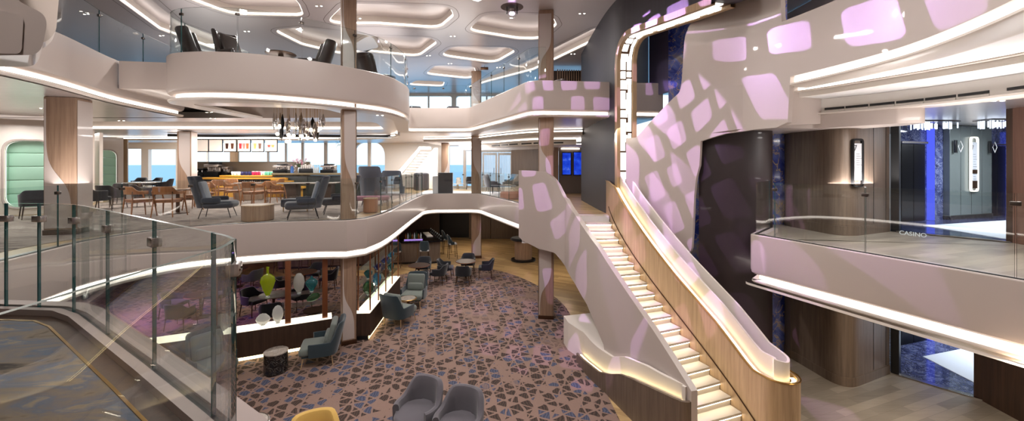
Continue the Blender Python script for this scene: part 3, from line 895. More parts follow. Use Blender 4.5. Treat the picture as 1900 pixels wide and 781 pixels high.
# blocks
pos_ = 0; cl = [0]
for a, c in zip(curve, curve[1:]): cl.append(cl[-1] + math.dist(a, c))
rnd = random.Random(3)
def cidx(s):
    return min(range(len(cl)), key=lambda i: abs(cl[i] - s))
nblk = 0
for col in (0, 1):
    s = 0.1 * col
    while s < cl[-1] - .2:
        h = rnd.uniform(.14, .27)
        i0, i1 = cidx(s), cidx(s + h)
        sp = .2 + rnd.uniform(-.04, .04)
        o0, o1 = ((.075, .075 + sp - .022) if col == 0 else (.075 + sp, .405))
        ins = rnd.uniform(.04, .075)
        im = (i0 + i1) // 2
        A = [P3(i0, o0, .01), P3(i0, o1, .01), P3(i1, o1, .01), P3(i1, o0, .01)]
        g = .02
        B_ = [P3(i0, o0 + g, ins), P3(i0, o1 - g, ins), P3(i1, o1 - g, ins), P3(i1, o0 + g, ins)]
        b = MB()
        V = [b.bm.verts.new(p) for p in A] + [b.bm.verts.new(p) for p in B_]
        for f in ((0, 1, 2, 3), (4, 5, 6, 7), (0, 1, 5, 4), (1, 2, 6, 5), (2, 3, 7, 6), (3, 0, 4, 7)): b.bm.faces.new([V[q] for q in f])
        b.build('crystal_block', M['crystal'], port)
        s += h + .03

# ================================================================ DRUM AND UPPER RIGHT BALCONY
DR = resample(catmull([(3.2, 11.2), (3.62, 10.4), (4.05, 9.65), (4.5, 9.1), (4.9, 8.45), (5.12, 7.6), (5.35, 6.5), (5.4, 5.4), (4.95, 3.9), (4.2, 2.6), (3.2, 1.6)], 10), .03)
dtop = tab([(1180, 255), (1190, 245), (1215, 217), (1240, 191), (1260, 172), (1264, 160), (1267, 120), (1270, 70), (1280, 45), (1295, 24), (1318, -6)], DR)
s1318 = dtop[-1][0]
s1450 = hit(1447, 30, DR)[0]
dtop += [(s1318 + .15, 9.42), (s1450 - .03, 9.42), (s1450 + .03, 7.42), (s1450 + 9, 7.42)]
dbot = tab([(1180, 462), (1225, 470), (1276, 470), (1282, 466), (1285, 452), (1286.5, 400), (1288.5, 352), (1293, 324), (1298, 306), (1300, 262), (1318, 256), (1345, 248), (1400, 240), (1440, 237)], DR)
sl = dbot[-1][0]
dbot += [(sl + .25, 5.5), (sl + .3, 6.34), (sl + 12, 6.34)]
b = MB(); b.ribbon(DR, .1, lambda s: interp(dbot, s), lambda s: interp(dtop, s))
S(b.build('wall_right', M['beige']), 'large cream curved drum over the stairs patterned with purple light', 'wall')
sA = sl + .2
FR = [at_arc(DR, sA + i * .12)[0] for i in range(int((arcs(DR)[-1] - sA) / .12))]
r = thing('trim_11', 'glowing underside of the upper right balcony', 'balcony fascia', kind='structure')
b = MB(); b.sweep(FR, [(.16, 6.37), (.16, 6.25)], cap=False); b.build('light_strip', M['led'], r, recalc=False)
b = MB(); b.sweep(FR, [(.0, 6.22), (.0, 6.19), (.03, 6.17), (.5, 6.17), (.5, 6.22), (0, 6.22)]); b.build('lip', M['cream'], r)
DL = catmull([(4.5, 9.1), (4.86, 8.5), (5.3, 8.2), (5.8, 8.2), (6.55, 8.45)], 10)
b = MB(); b.ribbon(DL, .1, lambda s: 5.42 + .06 * s, 6.4); S(b.build('wall_right', M['beige']), 'curved cream wall under the upper right balcony', 'wall')
C2 = catmull([(5.6, 8.35), (5.95, 8.2), (6.5, 7.0), (6.95, 5.6), (7.1, 4.0), (7.0, 2.0)], 8)
b = MB(); b.sheet(offset(FR, .3) + [(3.6, 1.2), (9, 1.2), (9, 9), (5.2, 8.9)], [], 6.30, up=False)
S(b.build('ceiling', M['ceil_white'], recalc=False), 'white soffit under the upper right balcony', 'ceiling')
bulkhead(12, C2, 6.30, 6.10, 'second glowing ceiling step at the upper right', ceil=C2 + [(12, 2), (12, 8.8), (6, 8.8)])
B2 = catmull([(6.35, 8.6), (6.65, 8.4), (7.4, 7.3), (7.75, 6.2), (7.8, 4.4), (7.6, 2.0)], 8)
L2 = arcs(B2)[-1]
def sx(px): return hit(px, 300, B2)[0]
vents = [(sx(a), sx(c), 5.86, .045) for a, c in ((1530, 1567), (1569, 1611), (1614, 1660), (1663, 1714), (1717, 1774), (1778, 1836), (1869, 1960))]
bulkhead(13, B2, 6.10, 5.80, 'white bulkhead with black air slots over the right balcony', led=False, vents=vents)
b = MB(); b.sweep(B2, [(-.10, 5.80), (-.10, 5.765), (.4, 5.765), (.4, 5.80), (-.1, 5.80)]); b.build('lip', M['cream'], bpy.data.objects['trim_13'])
b = MB(); b.sheet(offset(B2, .05) + [(21, 2), (21, 14), (4.5, 14), (4.6, 9.6), (6.0, 8.6)], [], 5.79, up=False)
S(b.build('ceiling', M['ceil_metal'], recalc=False), 'brushed metal ceiling of the right balcony', 'ceiling')
b = MB(); pl = rounded([(4.7, 9.0), (5.3, 8.35), (6.45, 8.55), (7.25, 7.5), (7.7, 7.35), (7.8, 7.9), (7.35, 9.0), (6.8, 10.0), (5.6, 10.4)], [.1, .2, .1, .1, .15, .3, .8, .3, .1], 6)
b.prism(pl, 5.48, 5.785); S(b.build('trim_14', M['beige']), 'rounded cream soffit slab over the right balcony', 'soffit')
b = MB(); b.prism(offset(FR, .12) + [(3.6, 1.0), (12, 1.0), (12, 9), (5.2, 8.9)], 6.6, ZU); S(b.build('floor', M['carpet_mid']), 'top deck floor of the upper right balcony', 'floor')
# dark curved panel
DP = catmull([(4.45, 9.5), (4.75, 9.22), (5.2, 9.05), (5.65, 9.0), (5.96, 9.12), (6.02, 9.5)], 8)
b = MB(); b.ribbon(DP, .08, 0, 5.62); S(b.build('wall_right', mat('dark_plum_leather_panel', srgb(46, 36, 38), .42, coat=.15, var=.12)), 'dark plum curved panel wall below the cream drum', 'wall')
# blue onyx wall behind
b = MB(); b.ribbon([(4.58, 11.68), (5.2, 11.0), (6.2, 10.12), (6.9, 10.0)], .1, 0, 9.4); S(b.build('wall_right', M['marble_blue']), 'blue onyx feature wall behind the dark panel', 'wall')
b = MB(); b.ribbon([(4.34, 12.62), (4.60, 11.74)], .08, 6.85, 9.4); S(b.build('wall_right', mat('violet_grey_panel', srgb(112, 104, 134), .4)), 'violet grey wall panel seen through the arch', 'wall')
dr = thing('door_2', 'dark framed glass door seen through the arch', 'door', kind='structure')
b = MB(); b.box((4.03, 13.0, 7.95), (.07, .1, 2.2)); b.box((4.24, 13.0, 9.05), (.5, .1, .1)); b.build('frame', M['black'], dr)
b = MB(); b.box((4.25, 13.05, 7.9), (.42, .02, 2.1)); b.build('pane', mat('pale_frosted_pane', srgb(170, 190, 205), .3), dr)

# grey brown rounded wall block of the right side, all decks
RB = rounded([(6.85, 10.05), (6.78, 9.72), (6.95, 8.3), (8.5, 8.98), (8.6, 9.9)], [.02, .05, .35, .03, .02], 8, closed=False)
for z0, z1, nm in ((0, 2.36, 'lower'), (Z1, 5.79, 'upper')):
    r = thing('wall_right', 'grey brown veneer wall with rounded corner, %s deck, right of the onyx strip' % ('lowest' if z0 == 0 else 'middle'), 'wall', kind='structure')
    b = MB(); b.ribbon(RB, .1, z0, z1); b.build('veneer', M['wood_grey'], r)
    b = MB(); b.sweep(RB, [(-.015, z0), (-.015, z0 + .2), (.02, z0 + .2), (.02, z0), (-.015, z0)]); b.build('baseboard', M['wood_grey'], r)
    for f in (.62, .74, .87):
        p, t_ = at_arc(RB, arcs(RB)[-1] * f)
        b = MB(); b.box((p[0], p[1], (z0 + z1) / 2 + .1), (.012, .012, z1 - z0 - .25), rz=math.atan2(t_[1], t_[0])); b.build('groove', M['black'], r)

# ================================================================ LIFT LOBBIES (middle and lowest deck)
def lobby(z0, h, deck):
    T0, T1 = (8.62, 8.94), (9.62, 7.7)
    b = MB(); b.prism([T0, (9.9, 7.35), (21, 7.0), (21, 14), (8.7, 13.5)], z0 - .05 if z0 else .002, z0 + .012); S(b.build('floor', M['marble_floor']), 'polished navy marble floor of the %s lift lobby' % deck, 'floor')
    rug = [(10.05, 9.75), (9.9, 8.05), (10.25, 7.5), (20, 7.7), (20, 11.6), (14.2, 10.95)]
    b = MB(); b.prism(rug, z0 + .013, z0 + .022); tag(b.build('rug', mat('white_lobby_rug_%s' % deck, srgb(214, 220, 228), .9)), 'white rug on the marble of the %s lift lobby' % deck, 'rug')
    b = MB(); b.sweep([T0, T1], [(-.06, z0 + .012), (-.06, z0 + .03), (.06, z0 + .03), (.06, z0 + .012), (-.06, z0 + .012)]); b.build('threshold', M['steel']); o = bpy.data.objects[-1] if False else COL.objects[-1]
    o.name = 'trim_15' if z0 else 'trim_16'; S(o, 'steel threshold of the %s lift lobby' % deck, 'trim')
    zt = z0 + h
    # entrance jambs
    r = thing('wall_right', 'dark framed sage grey entrance jamb of the %s lift lobby' % deck, 'wall', kind='structure')
    b = MB(); b.box((8.66, 9.0, z0 + h / 2), (.14, .14, h), rz=.6); b.build('frame', M['black'], r)
    b = MB(); b.ribbon([(8.8, 9.12), (9.05, 9.4)], .05, z0, zt); b.build('light_panel', mat('pale_blue_jamb_%s' % deck, srgb(176, 192, 206), .3), r)
    b = MB(); b.ribbon([(9.05, 9.4), (9.95, 10.25)], .05, z0 + .12, zt); b.build('grey_panel', M['greypanel'], r)
    b = MB(); b.ribbon([(9.04, 9.38), (9.97, 10.26)], .06, z0, z0 + .12); b.build('plinth', M['marble_dark'], r)
    # back wall with lifts
    d = Vector((.955, .297)); o0 = Vector((9.95, 10.35))
    def bw(t): q = o0 + d * t; return (q.x, q.y)
    wa = thing('wall_back', 'back wall of the %s lift lobby in navy marble' % deck, 'wall', kind='structure')
    b = MB(); b.ribbon([bw(0), bw(10)], .1, z0, zt); b.build('marble', M['marble_floor'], wa)
    def slab(t0, t1, za, zb_, m, name, par, out=.06):
        n = Vector((d.y, -d.x)); c = o0 + d * (t0 + t1) / 2 + n * out / 2
        b = MB(); b.box((c.x, c.y, (za + zb_) / 2), (t1 - t0, out, zb_ - za), rz=math.atan2(d.y, d.x), bev=.006, seg=1); return b.build(name, m, par)
    slab(1.95, 3.85, z0 + .12, zt, M['greypanel'], 'grey_panel', wa, .14)
    slab(1.93, 3.87, z0, z0 + .12, M['marble_dark'], 'plinth', wa, .16)
    for t in (2.42, 2.9, 3.38): slab(t - .006, t + .006, z0 + .13, zt, M['black'], 'groove', wa, .145)
    M.setdefault('led_blue', emis('blue_led', (.10, .14, 1, 1), 1.1))
    for i, t in enumerate((1.25, 4.9)):
        pr = thing('light_column', 'blue glowing light column %s of the sign panel in the %s lift lobby' % (['left', 'right'][i], deck), 'light')
        slab(t, t + .09, z0 + .02, zt - .1, M['led_blue'], 'tube', pr, .13)
    for i, (t0, t1) in enumerate(((.15, 1.1), (3.9, 4.75))):
        lf = thing('lift', 'dark lift doors %s of the sign panel, %s deck' % (['left', 'right'][i], deck), 'lift', kind='thing')
        slab(t0, (t0 + t1) / 2 - .005, z0 + .02, z0 + 2.05, M['blackmetal'], 'door', lf, .05)
        slab((t0 + t1) / 2 + .005, t1, z0 + .02, z0 + 2.05, M['blackmetal'], 'door', lf, .05)
        slab(t0 - .05, t1 + .05, z0 + 2.06, z0 + 2.12, M['steel'], 'lintel', lf, .09)
    return bw, d, slab
bwm, dm, slabm = lobby(Z1, 2.58, 'middle')
bwl, dl, slabl = lobby(0.0, 2.36, 'lowest')
# brown jamb wall on the right edge
for z0, z1, deck in ((0.0, 2.36, 'lowest'), (Z1, 5.79, 'middle')):
    x0 = (9.36, 7.98) if z0 == 0 else (9.63, 7.67)
    r = thing('wall_right', 'red brown wall at the right edge of the picture, %s deck' % deck, 'wall', kind='structure')
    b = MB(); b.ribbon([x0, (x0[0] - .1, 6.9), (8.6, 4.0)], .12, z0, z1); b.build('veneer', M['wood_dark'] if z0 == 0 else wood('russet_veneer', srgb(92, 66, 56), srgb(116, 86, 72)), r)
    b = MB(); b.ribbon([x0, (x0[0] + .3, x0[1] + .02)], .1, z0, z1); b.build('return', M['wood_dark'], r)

b = MB(); b.box((8.6, 7.0, 8.1), (.1, 13, 2.6)); S(b.build('wall_right', M['beige']), 'beige wall behind the upper right balcony', 'wall')
# ================================================================ GLASS BALUSTRADES
def balustrade(path, z0, h, label, step=1.25, th=.014, group=None, clamps=True, s0=0, s1=None, joints=None):
    r = thing('glass_balustrade', label, 'balustrade', group=group)
    L = arcs(path)[-1]; s1 = L if s1 is None else s1
    if joints is None:
        n = max(1, round((s1 - s0) / step)); joints = [s0 + (s1 - s0) * i / n for i in range(n + 1)]
    for a, c in zip(joints, joints[1:]):
        m = max(2, int((c - a) / .12))
        q = [at_arc(path, a + .008 + (c - a - .016) * i / m)[0] for i in range(m + 1)]
        b = MB(); b.ribbon(q, th, z0 - .06, z0 + h, mi=0, mi_in=0, mi_top=1); b.build('glass_panel', [M['glass'], M['glass_edge']], r, sharp=60)
    if clamps:
        for a in joints[1:-1]:
            p, t = at_arc(path, a)
            b = MB(); b.box((p[0] - t[1] * th / 2, p[1] + t[0] * th / 2, z0 + h - .13), (.09, .045, .055), rz=math.atan2(t[1], t[0]), bev=.006); b.build('clamp', M['clamp'], r)
    return r
mid_in = offset(MID, .09)
balustrade(mid_in, Z1 + .09, 1.06, 'glass balustrade along the curved middle deck edge in front of the cafe', 1.2)
up_in = offset(UP, .06)
s_end = max(a for a, q in zip(arcs(up_in), up_in) if q[0] < 2.72)
balustrade(up_in, 7.2, 1.0, 'glass balustrade on the top deck balcony around the lounge chairs', 1.3, s1=s_end + .02)
balustrade(offset(BEAM, .09), 7.2, 1.0, 'glass balustrade on the long beam of the top deck at far left', 1.6)
rin = offset(RIGHT, .09)
jr = [0.05] + [hit(x, 400, rin)[0] for x in (1437, 1605, 1884)] + [arcs(rin)[-1] - .05]
rb = balustrade(rin, Z1 + .09, 1.06, 'glass balustrade on the right middle balcony with a modelled reflection of a sign', joints=jr)
bmid = MB(); bmid.sweep(mid_in, [(-.03, Z1 + .088), (-.03, Z1 + .10), (.04, Z1 + .10), (.04, Z1 + .088), (-.03, Z1 + .088)]); bmid.build('channel', M['black'], [o for o in COL.objects if o.name == 'glass_balustrade'][0])
b = MB(); b.sweep(rin, [(-.02, Z1 + .088), (-.02, Z1 + .10), (.035, Z1 + .10), (.035, Z1 + .088), (-.02, Z1 + .088)]); b.build('channel', M['black'], rb)
def text_mesh(name, s, size, m, parent=None, ext=.002, align='CENTER'):
    c = bpy.data.curves.new(name, 'FONT'); c.body = s; c.size = size; c.extrude = ext; c.align_x = align; c.align_y = 'CENTER'
    t = bpy.data.objects.new('tmp', c); COL.objects.link(t)
    bpy.context.view_layer.update()
    me = bpy.data.meshes.new_from_object(t.evaluated_get(bpy.context.evaluated_depsgraph_get()))
    bpy.data.objects.remove(t); bpy.data.curves.remove(c)
    me.materials.clear(); me.materials.append(m)
    o = bpy.data.objects.new(name, me); COL.objects.link(o); o.parent = parent
    return o
M['reflected_letter'] = emis('white_reflected_letter', (.95, .95, .95, 1), .75)
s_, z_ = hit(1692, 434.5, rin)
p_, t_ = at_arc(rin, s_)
o = text_mesh('sign_reflection', 'CASINO', .085, M['reflected_letter'], rb, .001)  # reflection of a sign opposite, modelled as glowing mirrored letters on the glass
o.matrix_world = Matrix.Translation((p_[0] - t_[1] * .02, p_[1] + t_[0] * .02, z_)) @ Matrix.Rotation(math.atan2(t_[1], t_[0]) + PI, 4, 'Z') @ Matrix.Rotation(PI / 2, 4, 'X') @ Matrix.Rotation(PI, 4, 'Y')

# ================================================================ FOREGROUND LANDING
FG = [(-1.27, .25), (-1.33, 1.0), (-1.36, 1.9), (-1.47, 2.14), (-1.75, 2.33), (-2.6, 2.88), (-4.15, 3.86), (-4.5, 4.02), (-6.1, 4.15)]
FGr = rounded(FG, [0, .3, .12, .1, .12, .3, .2, .25, 0], 6, closed=False)
out_ = offset(FGr, -.17)
b = MB(); b.prism(out_ + [(-6.2, -1.5), (-1.2, -1.5)], 2.75, Z1, mi=0)
S(b.build('floor', M['beige']), 'landing slab in the left foreground', 'floor')
i1, i2 = offset(FGr, .10), offset(FGr, .50)
b = MB(); b.sweep(FGr, [(.035, Z1), (.035, Z1 + .07), (.10, Z1 + .07), (.10, Z1), (.035, Z1)]); b.sweep(FGr, [(-.14, Z1), (-.14, Z1 + .07), (-.02, Z1 + .07), (-.02, Z1), (-.14, Z1)])
S(b.build('trim_17', mat('taupe_kerb', srgb(136, 120, 114), .5)), 'taupe kerb under the foreground glass', 'trim')
b = MB(); b.sweep(FGr, [(-.02, Z1), (-.02, Z1 + .055), (.035, Z1 + .055), (.035, Z1), (-.02, Z1)]); S(b.build('trim_18', M['black']), 'black channel holding the foreground glass', 'trim')
b = MB(); b.sweep(FGr, [(.10, Z1 + .001), (.10, Z1 + .012), (.21, Z1 + .012), (.21, Z1 + .001), (.10, Z1 + .001)])
S(b.build('baseboard_left', M['wood_dark']), 'dark wood border of the foreground landing', 'border')
b = MB(); b.sweep(FGr, [(.21, Z1 + .001), (.21, Z1 + .016), (.228, Z1 + .016), (.228, Z1 + .001), (.21, Z1 + .001)]); S(b.build('trim_19', M['brass']), 'thin brass strip edging the foreground carpet', 'trim')
b = MB(); b.prism(offset(FGr, .23) + [(-6.1, -1.4), (-1.8, -1.4)], Z1 + .001, Z1 + .012)
tag(b.build('carpet', M['carpet_near']), 'blue and brown cloud patterned carpet in the left foreground', 'carpet', kind='thing')
fj = [0.05, 1.62]
pts_ = FGr
for x in (290, 203, 140, 75, 14): fj.append(hit(x, 400, FGr[8:])[0] + arcs(FGr[:9])[-1])
fj.append(arcs(FGr)[-1] - .1)
k0 = hit(452, 500, FGr)
fj = sorted(fj)
corner_s = min((arcs(FGr)[i] for i in range(len(FGr)) if FGr[i][1] > 2.0))
fj = [0.05, corner_s - .02, corner_s + .32] + fj[2:]
fr = balustrade(FGr, Z1 + .055, 1.055, 'large clear glass balustrade with curved corner in the left foreground', joints=fj, th=.02, clamps=False)
for a in [fj[1]] + fj[3:-1]:
    p, t = at_arc(FGr, a)
    big = 1.0
    b = MB(); b.box((p[0] - t[1] * .01, p[1] + t[0] * .01, Z1 + .055 + .9), (.10, .06, .065), rz=math.atan2(t[1], t[0]), bev=.006); c_ = b.build('clamp', M['steel'], fr)
    for s in (-1, 1):
        b = MB(); q = (p[0] + t[0] * .028 * s + t[1] * .022, p[1] + t[1] * .028 * s - t[0] * .022, Z1 + .955)
        b.box(q, (.012, .006, .012), rz=math.atan2(t[1], t[0]), bev=.003); b.build('bolt', M['bronze'], c_)
# bulkhead at the top left corner
def px_prism(px, d0, d1, m, name, parent=None, r=.1, n=6, skew=-1.25):
    pl = rounded([((x - CX) * d0 / F, EZ - (y - HY) * d0 / F) for x, y in px], r, n)
    b = MB()
    lo = [b.bm.verts.new((p[0], d0, p[1])) for p in pl]; hi = [b.bm.verts.new((p[0] + (d1 - d0) * skew, d1, p[1])) for p in pl]
    b.bm.faces.new(lo); b.bm.faces.new(hi[::-1])
    for i in range(len(pl)):
        j = (i + 1) % len(pl); b.bm.faces.new([lo[i], hi[i], hi[j], lo[j]])
    bmesh.ops.recalc_face_normals(b.bm, faces=b.bm.faces[:])
    return b.build(name, m, parent)
bk = thing('trim_30', 'rounded beige bulkhead with an inset panel at the top left corner', 'bulkhead', kind='structure')
px_prism([(-160, -160), (10, -160), (30, 0), (90, 30), (76, 102), (-160, 104)], 3.0, 3.35, M['beige'], 'bulkhead', bk, .12)
px_prism([(-60, 8), (44, 28), (40, 100), (-60, 98)], 2.985, 3.02, M['beige'], 'inset_panel', bk, .05)
px_prism([(-100, -160), (122, -160), (104, 60), (84, 80), (-100, 80)], 3.42, 3.6, M['cream'], 'rear_shell', bk, .15)

# ================================================================ WALL PIECES
# screens wall on the far landing
SY_ = 21.0
def wxs(px): return (px - CX) * SY_ / F
def wzs(py): return EZ - (py - HY) * SY_ / F
r = thing('wall_back', 'grey and oak wall at the end of the landing carrying two blue screens', 'wall', kind='structure')
def wb(x0, x1, z0, z1, m, name, dy=0, th=.1):
    b = MB(); b.box(((wxs(x0) + wxs(x1)) / 2, SY_ + dy + th / 2, (z0 + z1) / 2), (wxs(x1) - wxs(x0), th, z1 - z0), bev=.008, seg=1); return b.build(name, m, r)
wb(1037, 1088, Z1, 5.62, mat('taupe_panel', srgb(108, 96, 88), .5), 'taupe_panel')
wb(1020, 1036, Z1, 5.62, M['wood_mid'], 'oak_pilaster', -.1)
wb(1089, 1094, Z1, 5.62, M['wood_mid'], 'oak_pilaster', -.1)
wb(1094, 1112, Z1, 5.62, M['wood_mid'], 'oak_niche', .25)
for za, zb in ((wzs(297), wzs(283)), (wzs(309), wzs(300)), (wzs(320), wzs(312)), (wzs(345), wzs(331))):
    wb(1096, 1103, za, zb, M['wood_dark'], 'niche_recess', .24, .02)
b = MB(); b.box((wxs(1061), SY_ - .05, wzs(268)), (wxs(1078) - wxs(1042), .06, .08)); b.build('light_strip', M['led'], r)
b = MB(); b.box((wxs(1058), SY_ - .05, wzs(276)), (wxs(1076) - wxs(1042), .06, .05)); b.build('light_strip', M['led'], r)
def bluescreen():
    m = mat('blue_display', (0, 0, 0, 1), .15); t = NT(m); b = bsdf(m)
    p = t.pos((1, 1, 1)); n = t.noise(p, 3.5, 4, .6)[0]
    c = t.ramp(n, [(.35, srgb(20, 50, 200)), (.6, srgb(40, 84, 235)), (.75, srgb(120, 150, 245))])
    t.l.new(c, b.inputs['Emission Color']); b.inputs['Emission Strength'].default_value = .9
    return m
M['bluescreen'] = bluescreen()
for i, (x0, x1, y0, y1) in enumerate(((1042, 1060, 282.5, 325), (1063, 1084, 281.5, 325.5))):
    t = thing('display_screen', 'tall blue display screen, %s of the two on the taupe landing wall' % ['left', 'right'][i], 'screen', group='blue landing screens')
    b = MB(); b.box(((wxs(x0) + wxs(x1)) / 2, SY_ - .04, (wzs(y0) + wzs(y1)) / 2), (wxs(x1) - wxs(x0), .06, wzs(y0) - wzs(y1)), bev=.01); b.build('bezel', M['black'], t)
    b = MB(); b.box(((wxs(x0) + wxs(x1)) / 2, SY_ - .073, (wzs(y0) + wzs(y1)) / 2), (wxs(x1) - wxs(x0) - .08, .004, wzs(y0) - wzs(y1) - .08)); b.build('display', M['bluescreen'], t)
b = MB(); b.ribbon([(-.05, 25.0), (1.9, 22.4), (2.2, 21.1)], .1, Z1, 5.62); S(b.build('wall_back', M['wood_grey']), 'grey brown wall right of the glass doors', 'wall')
# oak slats of the top deck
t = thing('slat_screen', 'oak slat screen standing behind the top right balcony', 'screen')
for i in range(22):
    x = 2.2 + i * .115
    b = MB(); b.box((x, 19.2 + .02 * i, ZU + 1.25), (.045, .08, 2.5)); b.build('slat', M['wood_mid'], t)
b = MB(); b.box((3.4, 19.5, ZU + 1.25), (2.8, .04, 2.5)); b.build('backing', M['wood_dark'], t)
# white exterior stair behind the far landing
t = thing('exterior_stair', 'white painted stair with sloping sides behind the far landing', 'stair')
def slab_px(pts, d, th, name):
    b = MB(); lo = [b.bm.verts.new(WD(x, y, d)) for x, y in pts]; hi = [b.bm.verts.new(tuple(Vector(WD(x, y, d)) + Vector((0, th, 0)))) for x, y in pts]
    b.bm.faces.new(lo); b.bm.faces.new(hi[::-1])
    for i in range(len(pts)): j = (i + 1) % len(pts); b.bm.faces.new([lo[i], lo[j], hi[j], hi[i]])
    return b.build(name, M['white'], t)
slab_px([(727, 322), (742, 314), (777, 274), (783, 274), (746, 322), (728, 326)], 24.6, .12, 'stringer')
slab_px([(772, 318), (806, 274), (812, 274), (812, 350.5), (772, 350.5)], 24.4, .12, 'side_wall')
slab_px([(777, 272), (800, 272), (800, 277), (777, 277)], 24.5, .3, 'landing')
for k in range(9): slab_px([(748 + k * 4, 322 - k * 5), (770 + k * 4, 322 - k * 5), (770 + k * 4, 324 - k * 5), (748 + k * 4, 324 - k * 5)], 24.45, .22, 'step')

# green alcoves along the left wall
def alcove(c, ang, h, w, label, prong=1.5):
    """a cream wall panel with a rounded opening, padded inside"""
    t = thing('booth_alcove', label, 'alcove', (c[0], c[1], Z1 + .011), ang, 'mint green padded alcoves')
    op = rounded([(-w / 2, .22), (w / 2, .22), (w / 2, .22 + h), (-w / 2, .22 + h)], w * .36, 8)
    out = [(-prong, 0), (prong, 0), (prong, 2.85), (-prong, 2.85)]
    b = MB(); q = MB(); q.sheet(out, [op], 0)
    for v in q.bm.verts: v.co = (v.co.x, 0, v.co.y)
    b.join(q.bm); b.grid([[(p[0], 0, p[1]), (p[0], .1, p[1])] for p in op], wrap_u=True)
    b.build('wall_panel', M['cream'], t)
    b = MB(); b.grid([[(p[0], -.02, p[1]), (p[0] * 1.06, -.035, .22 + h / 2 + (p[1] - .22 - h / 2) * 1.04), (p[0] * 1.09, -.02, .22 + h / 2 + (p[1] - .22 - h / 2) * 1.05), (p[0] * 1.09, .0, .22 + h / 2 + (p[1] - .22 - h / 2) * 1.05)] for p in op], wrap_u=True)
    b.build('surround', M['beige'], t)
    b = MB(); ii = offset(op, .03, True)
    b.grid([[(p[0], .02, p[1]), (p[0], .05, p[1])] for p in ii], wrap_u=True); b.build('light_strip', M['led_soft'], t, recalc=False)
    n = 5
    for k in range(n):
        z0, z1 = .2 + (h + .06) * k / n, .2 + (h + .06) * (k + 1) / n
        b = MB(); b.box((0, .34, (z0 + z1) / 2), (w + .06, .12, z1 - z0 - .004), bev=.035, seg=3); b.build('back_pad', M['greenpad'], t)
    for s in (-1, 1):
        for k in range(n):
            z0, z1 = .2 + (h + .06) * k / n, .2 + (h + .06) * (k + 1) / n
            b = MB(); b.box((s * (w / 2 + .02), .21, (z0 + z1) / 2), (.08, .2, z1 - z0 - .004), bev=.03, seg=3); b.build('side_pad', M['greenpad'], t)
    b = MB(); b.box((0, .2, .28), (w + .02, .34, .12), bev=.04, seg=3); b.build('seat_pad', M['greenpad'], t)
    return t
alcove((-14.55, 12.0), .62, 2.0, .95, 'mint green padded alcove nearest the left edge, behind a dark chair', 1.1)
alcove((-17.0, 15.4), .62, 2.0, .95, 'mint green padded alcove half hidden by the wide brown column', .62)
alcove((-20.1, 19.6), .55, 2.0, 1.0, 'mint green padded alcove farthest back, beside the sea windows', .74)
b = MB(); b.ribbon([(-19.72, 20.06), (-19.46, 20.18)], .1, Z1, 6.0); S(b.build('wall_left', M['wood_light']), 'pale oak wall end beside the farthest alcove', 'wall')
b = MB(); b.ribbon([(-17.2, 11.6), (-15.5, 11.35)], .1, Z1, 6.0); S(b.build('wall_left', M['wood_dark']), 'dark wood wall left of the nearest alcove', 'wall')
b = MB(); b.ribbon([(-13.8, 12.86), (-17.3, 14.72)], .1, Z1 + .011, 6.0); b.ribbon([(-16.55, 16.0), (-20.6, 19.0)], -.1, Z1 + .011, 6.0); S(b.build('wall_left', M['cream']), 'cream wall pieces between the alcoves', 'wall')
# ================================================================ FURNITURE KIT (fronts face -Y)
def sstep(x): x = max(0, min(1, x)); return x * x * (3 - 2 * x)
def shell(b, w, d, zb, harm, hback, t=.06, A=2.0, phi1=.75, phi2=1.35, p=.8, lean=.08, n=28, mi=0, cy=0, leany=None):
    """curved back-and-arms shell, open to the front"""
    rows = []
    for i in range(n + 1):
        ph = -A + 2 * A * i / n
        s, c = math.sin(ph), math.cos(ph)
        x = math.copysign(abs(s) ** p, s); y = math.copysign(abs(c) ** p, c)
        h = harm + (hback - harm) * (1 - sstep((abs(ph) - phi1) / (phi2 - phi1)))
        row = []
        def pt(k, z):
            f = (z - zb) / max(.01, hback - zb)
            e = 1 + lean * f
            return ((w / 2 - k) * x * e, cy + (d / 2 - k) * y * e + (leany or 0) * f * max(0, c), z)
        m = 4
        for j in range(m + 1): row.append(pt(0, zb + (h - t * .5 - zb) * j / m))
        row.append(pt(t * .15, h - t * .12)); row.append(pt(t * .5, h)); row.append(pt(t * .85, h - t * .12))
        for j in range(m + 1): row.append(pt(t, h - t * .5 - (h - t * .5 - zb) * j / m))
        rows.append(row)
    V = b.grid(rows, mi=mi, wrap_v=True)
    for R in (V[0], V[-1][::-1]):
        f = b.bm.faces.new(R); f.material_index = mi
def legs(par, m, pos, z1, r=.016, splay=.05, name='leg', r2=None):
    for x, y in pos:
        b = MB(); l = math.hypot(x, y) or 1
        b.tube([(x, y, z1), (x + x / l * splay, y + y / l * splay, 0)], [r, r2 or r * .75], 8); b.build(name, m, par)
def cushion(b, c, d, bev=.05, rz=0, tilt=0, mi=0):
    b.box(c, d, rz=rz, bev=bev, seg=3, mi=mi, M=Matrix.Rotation(tilt, 4, 'X') if tilt else None)
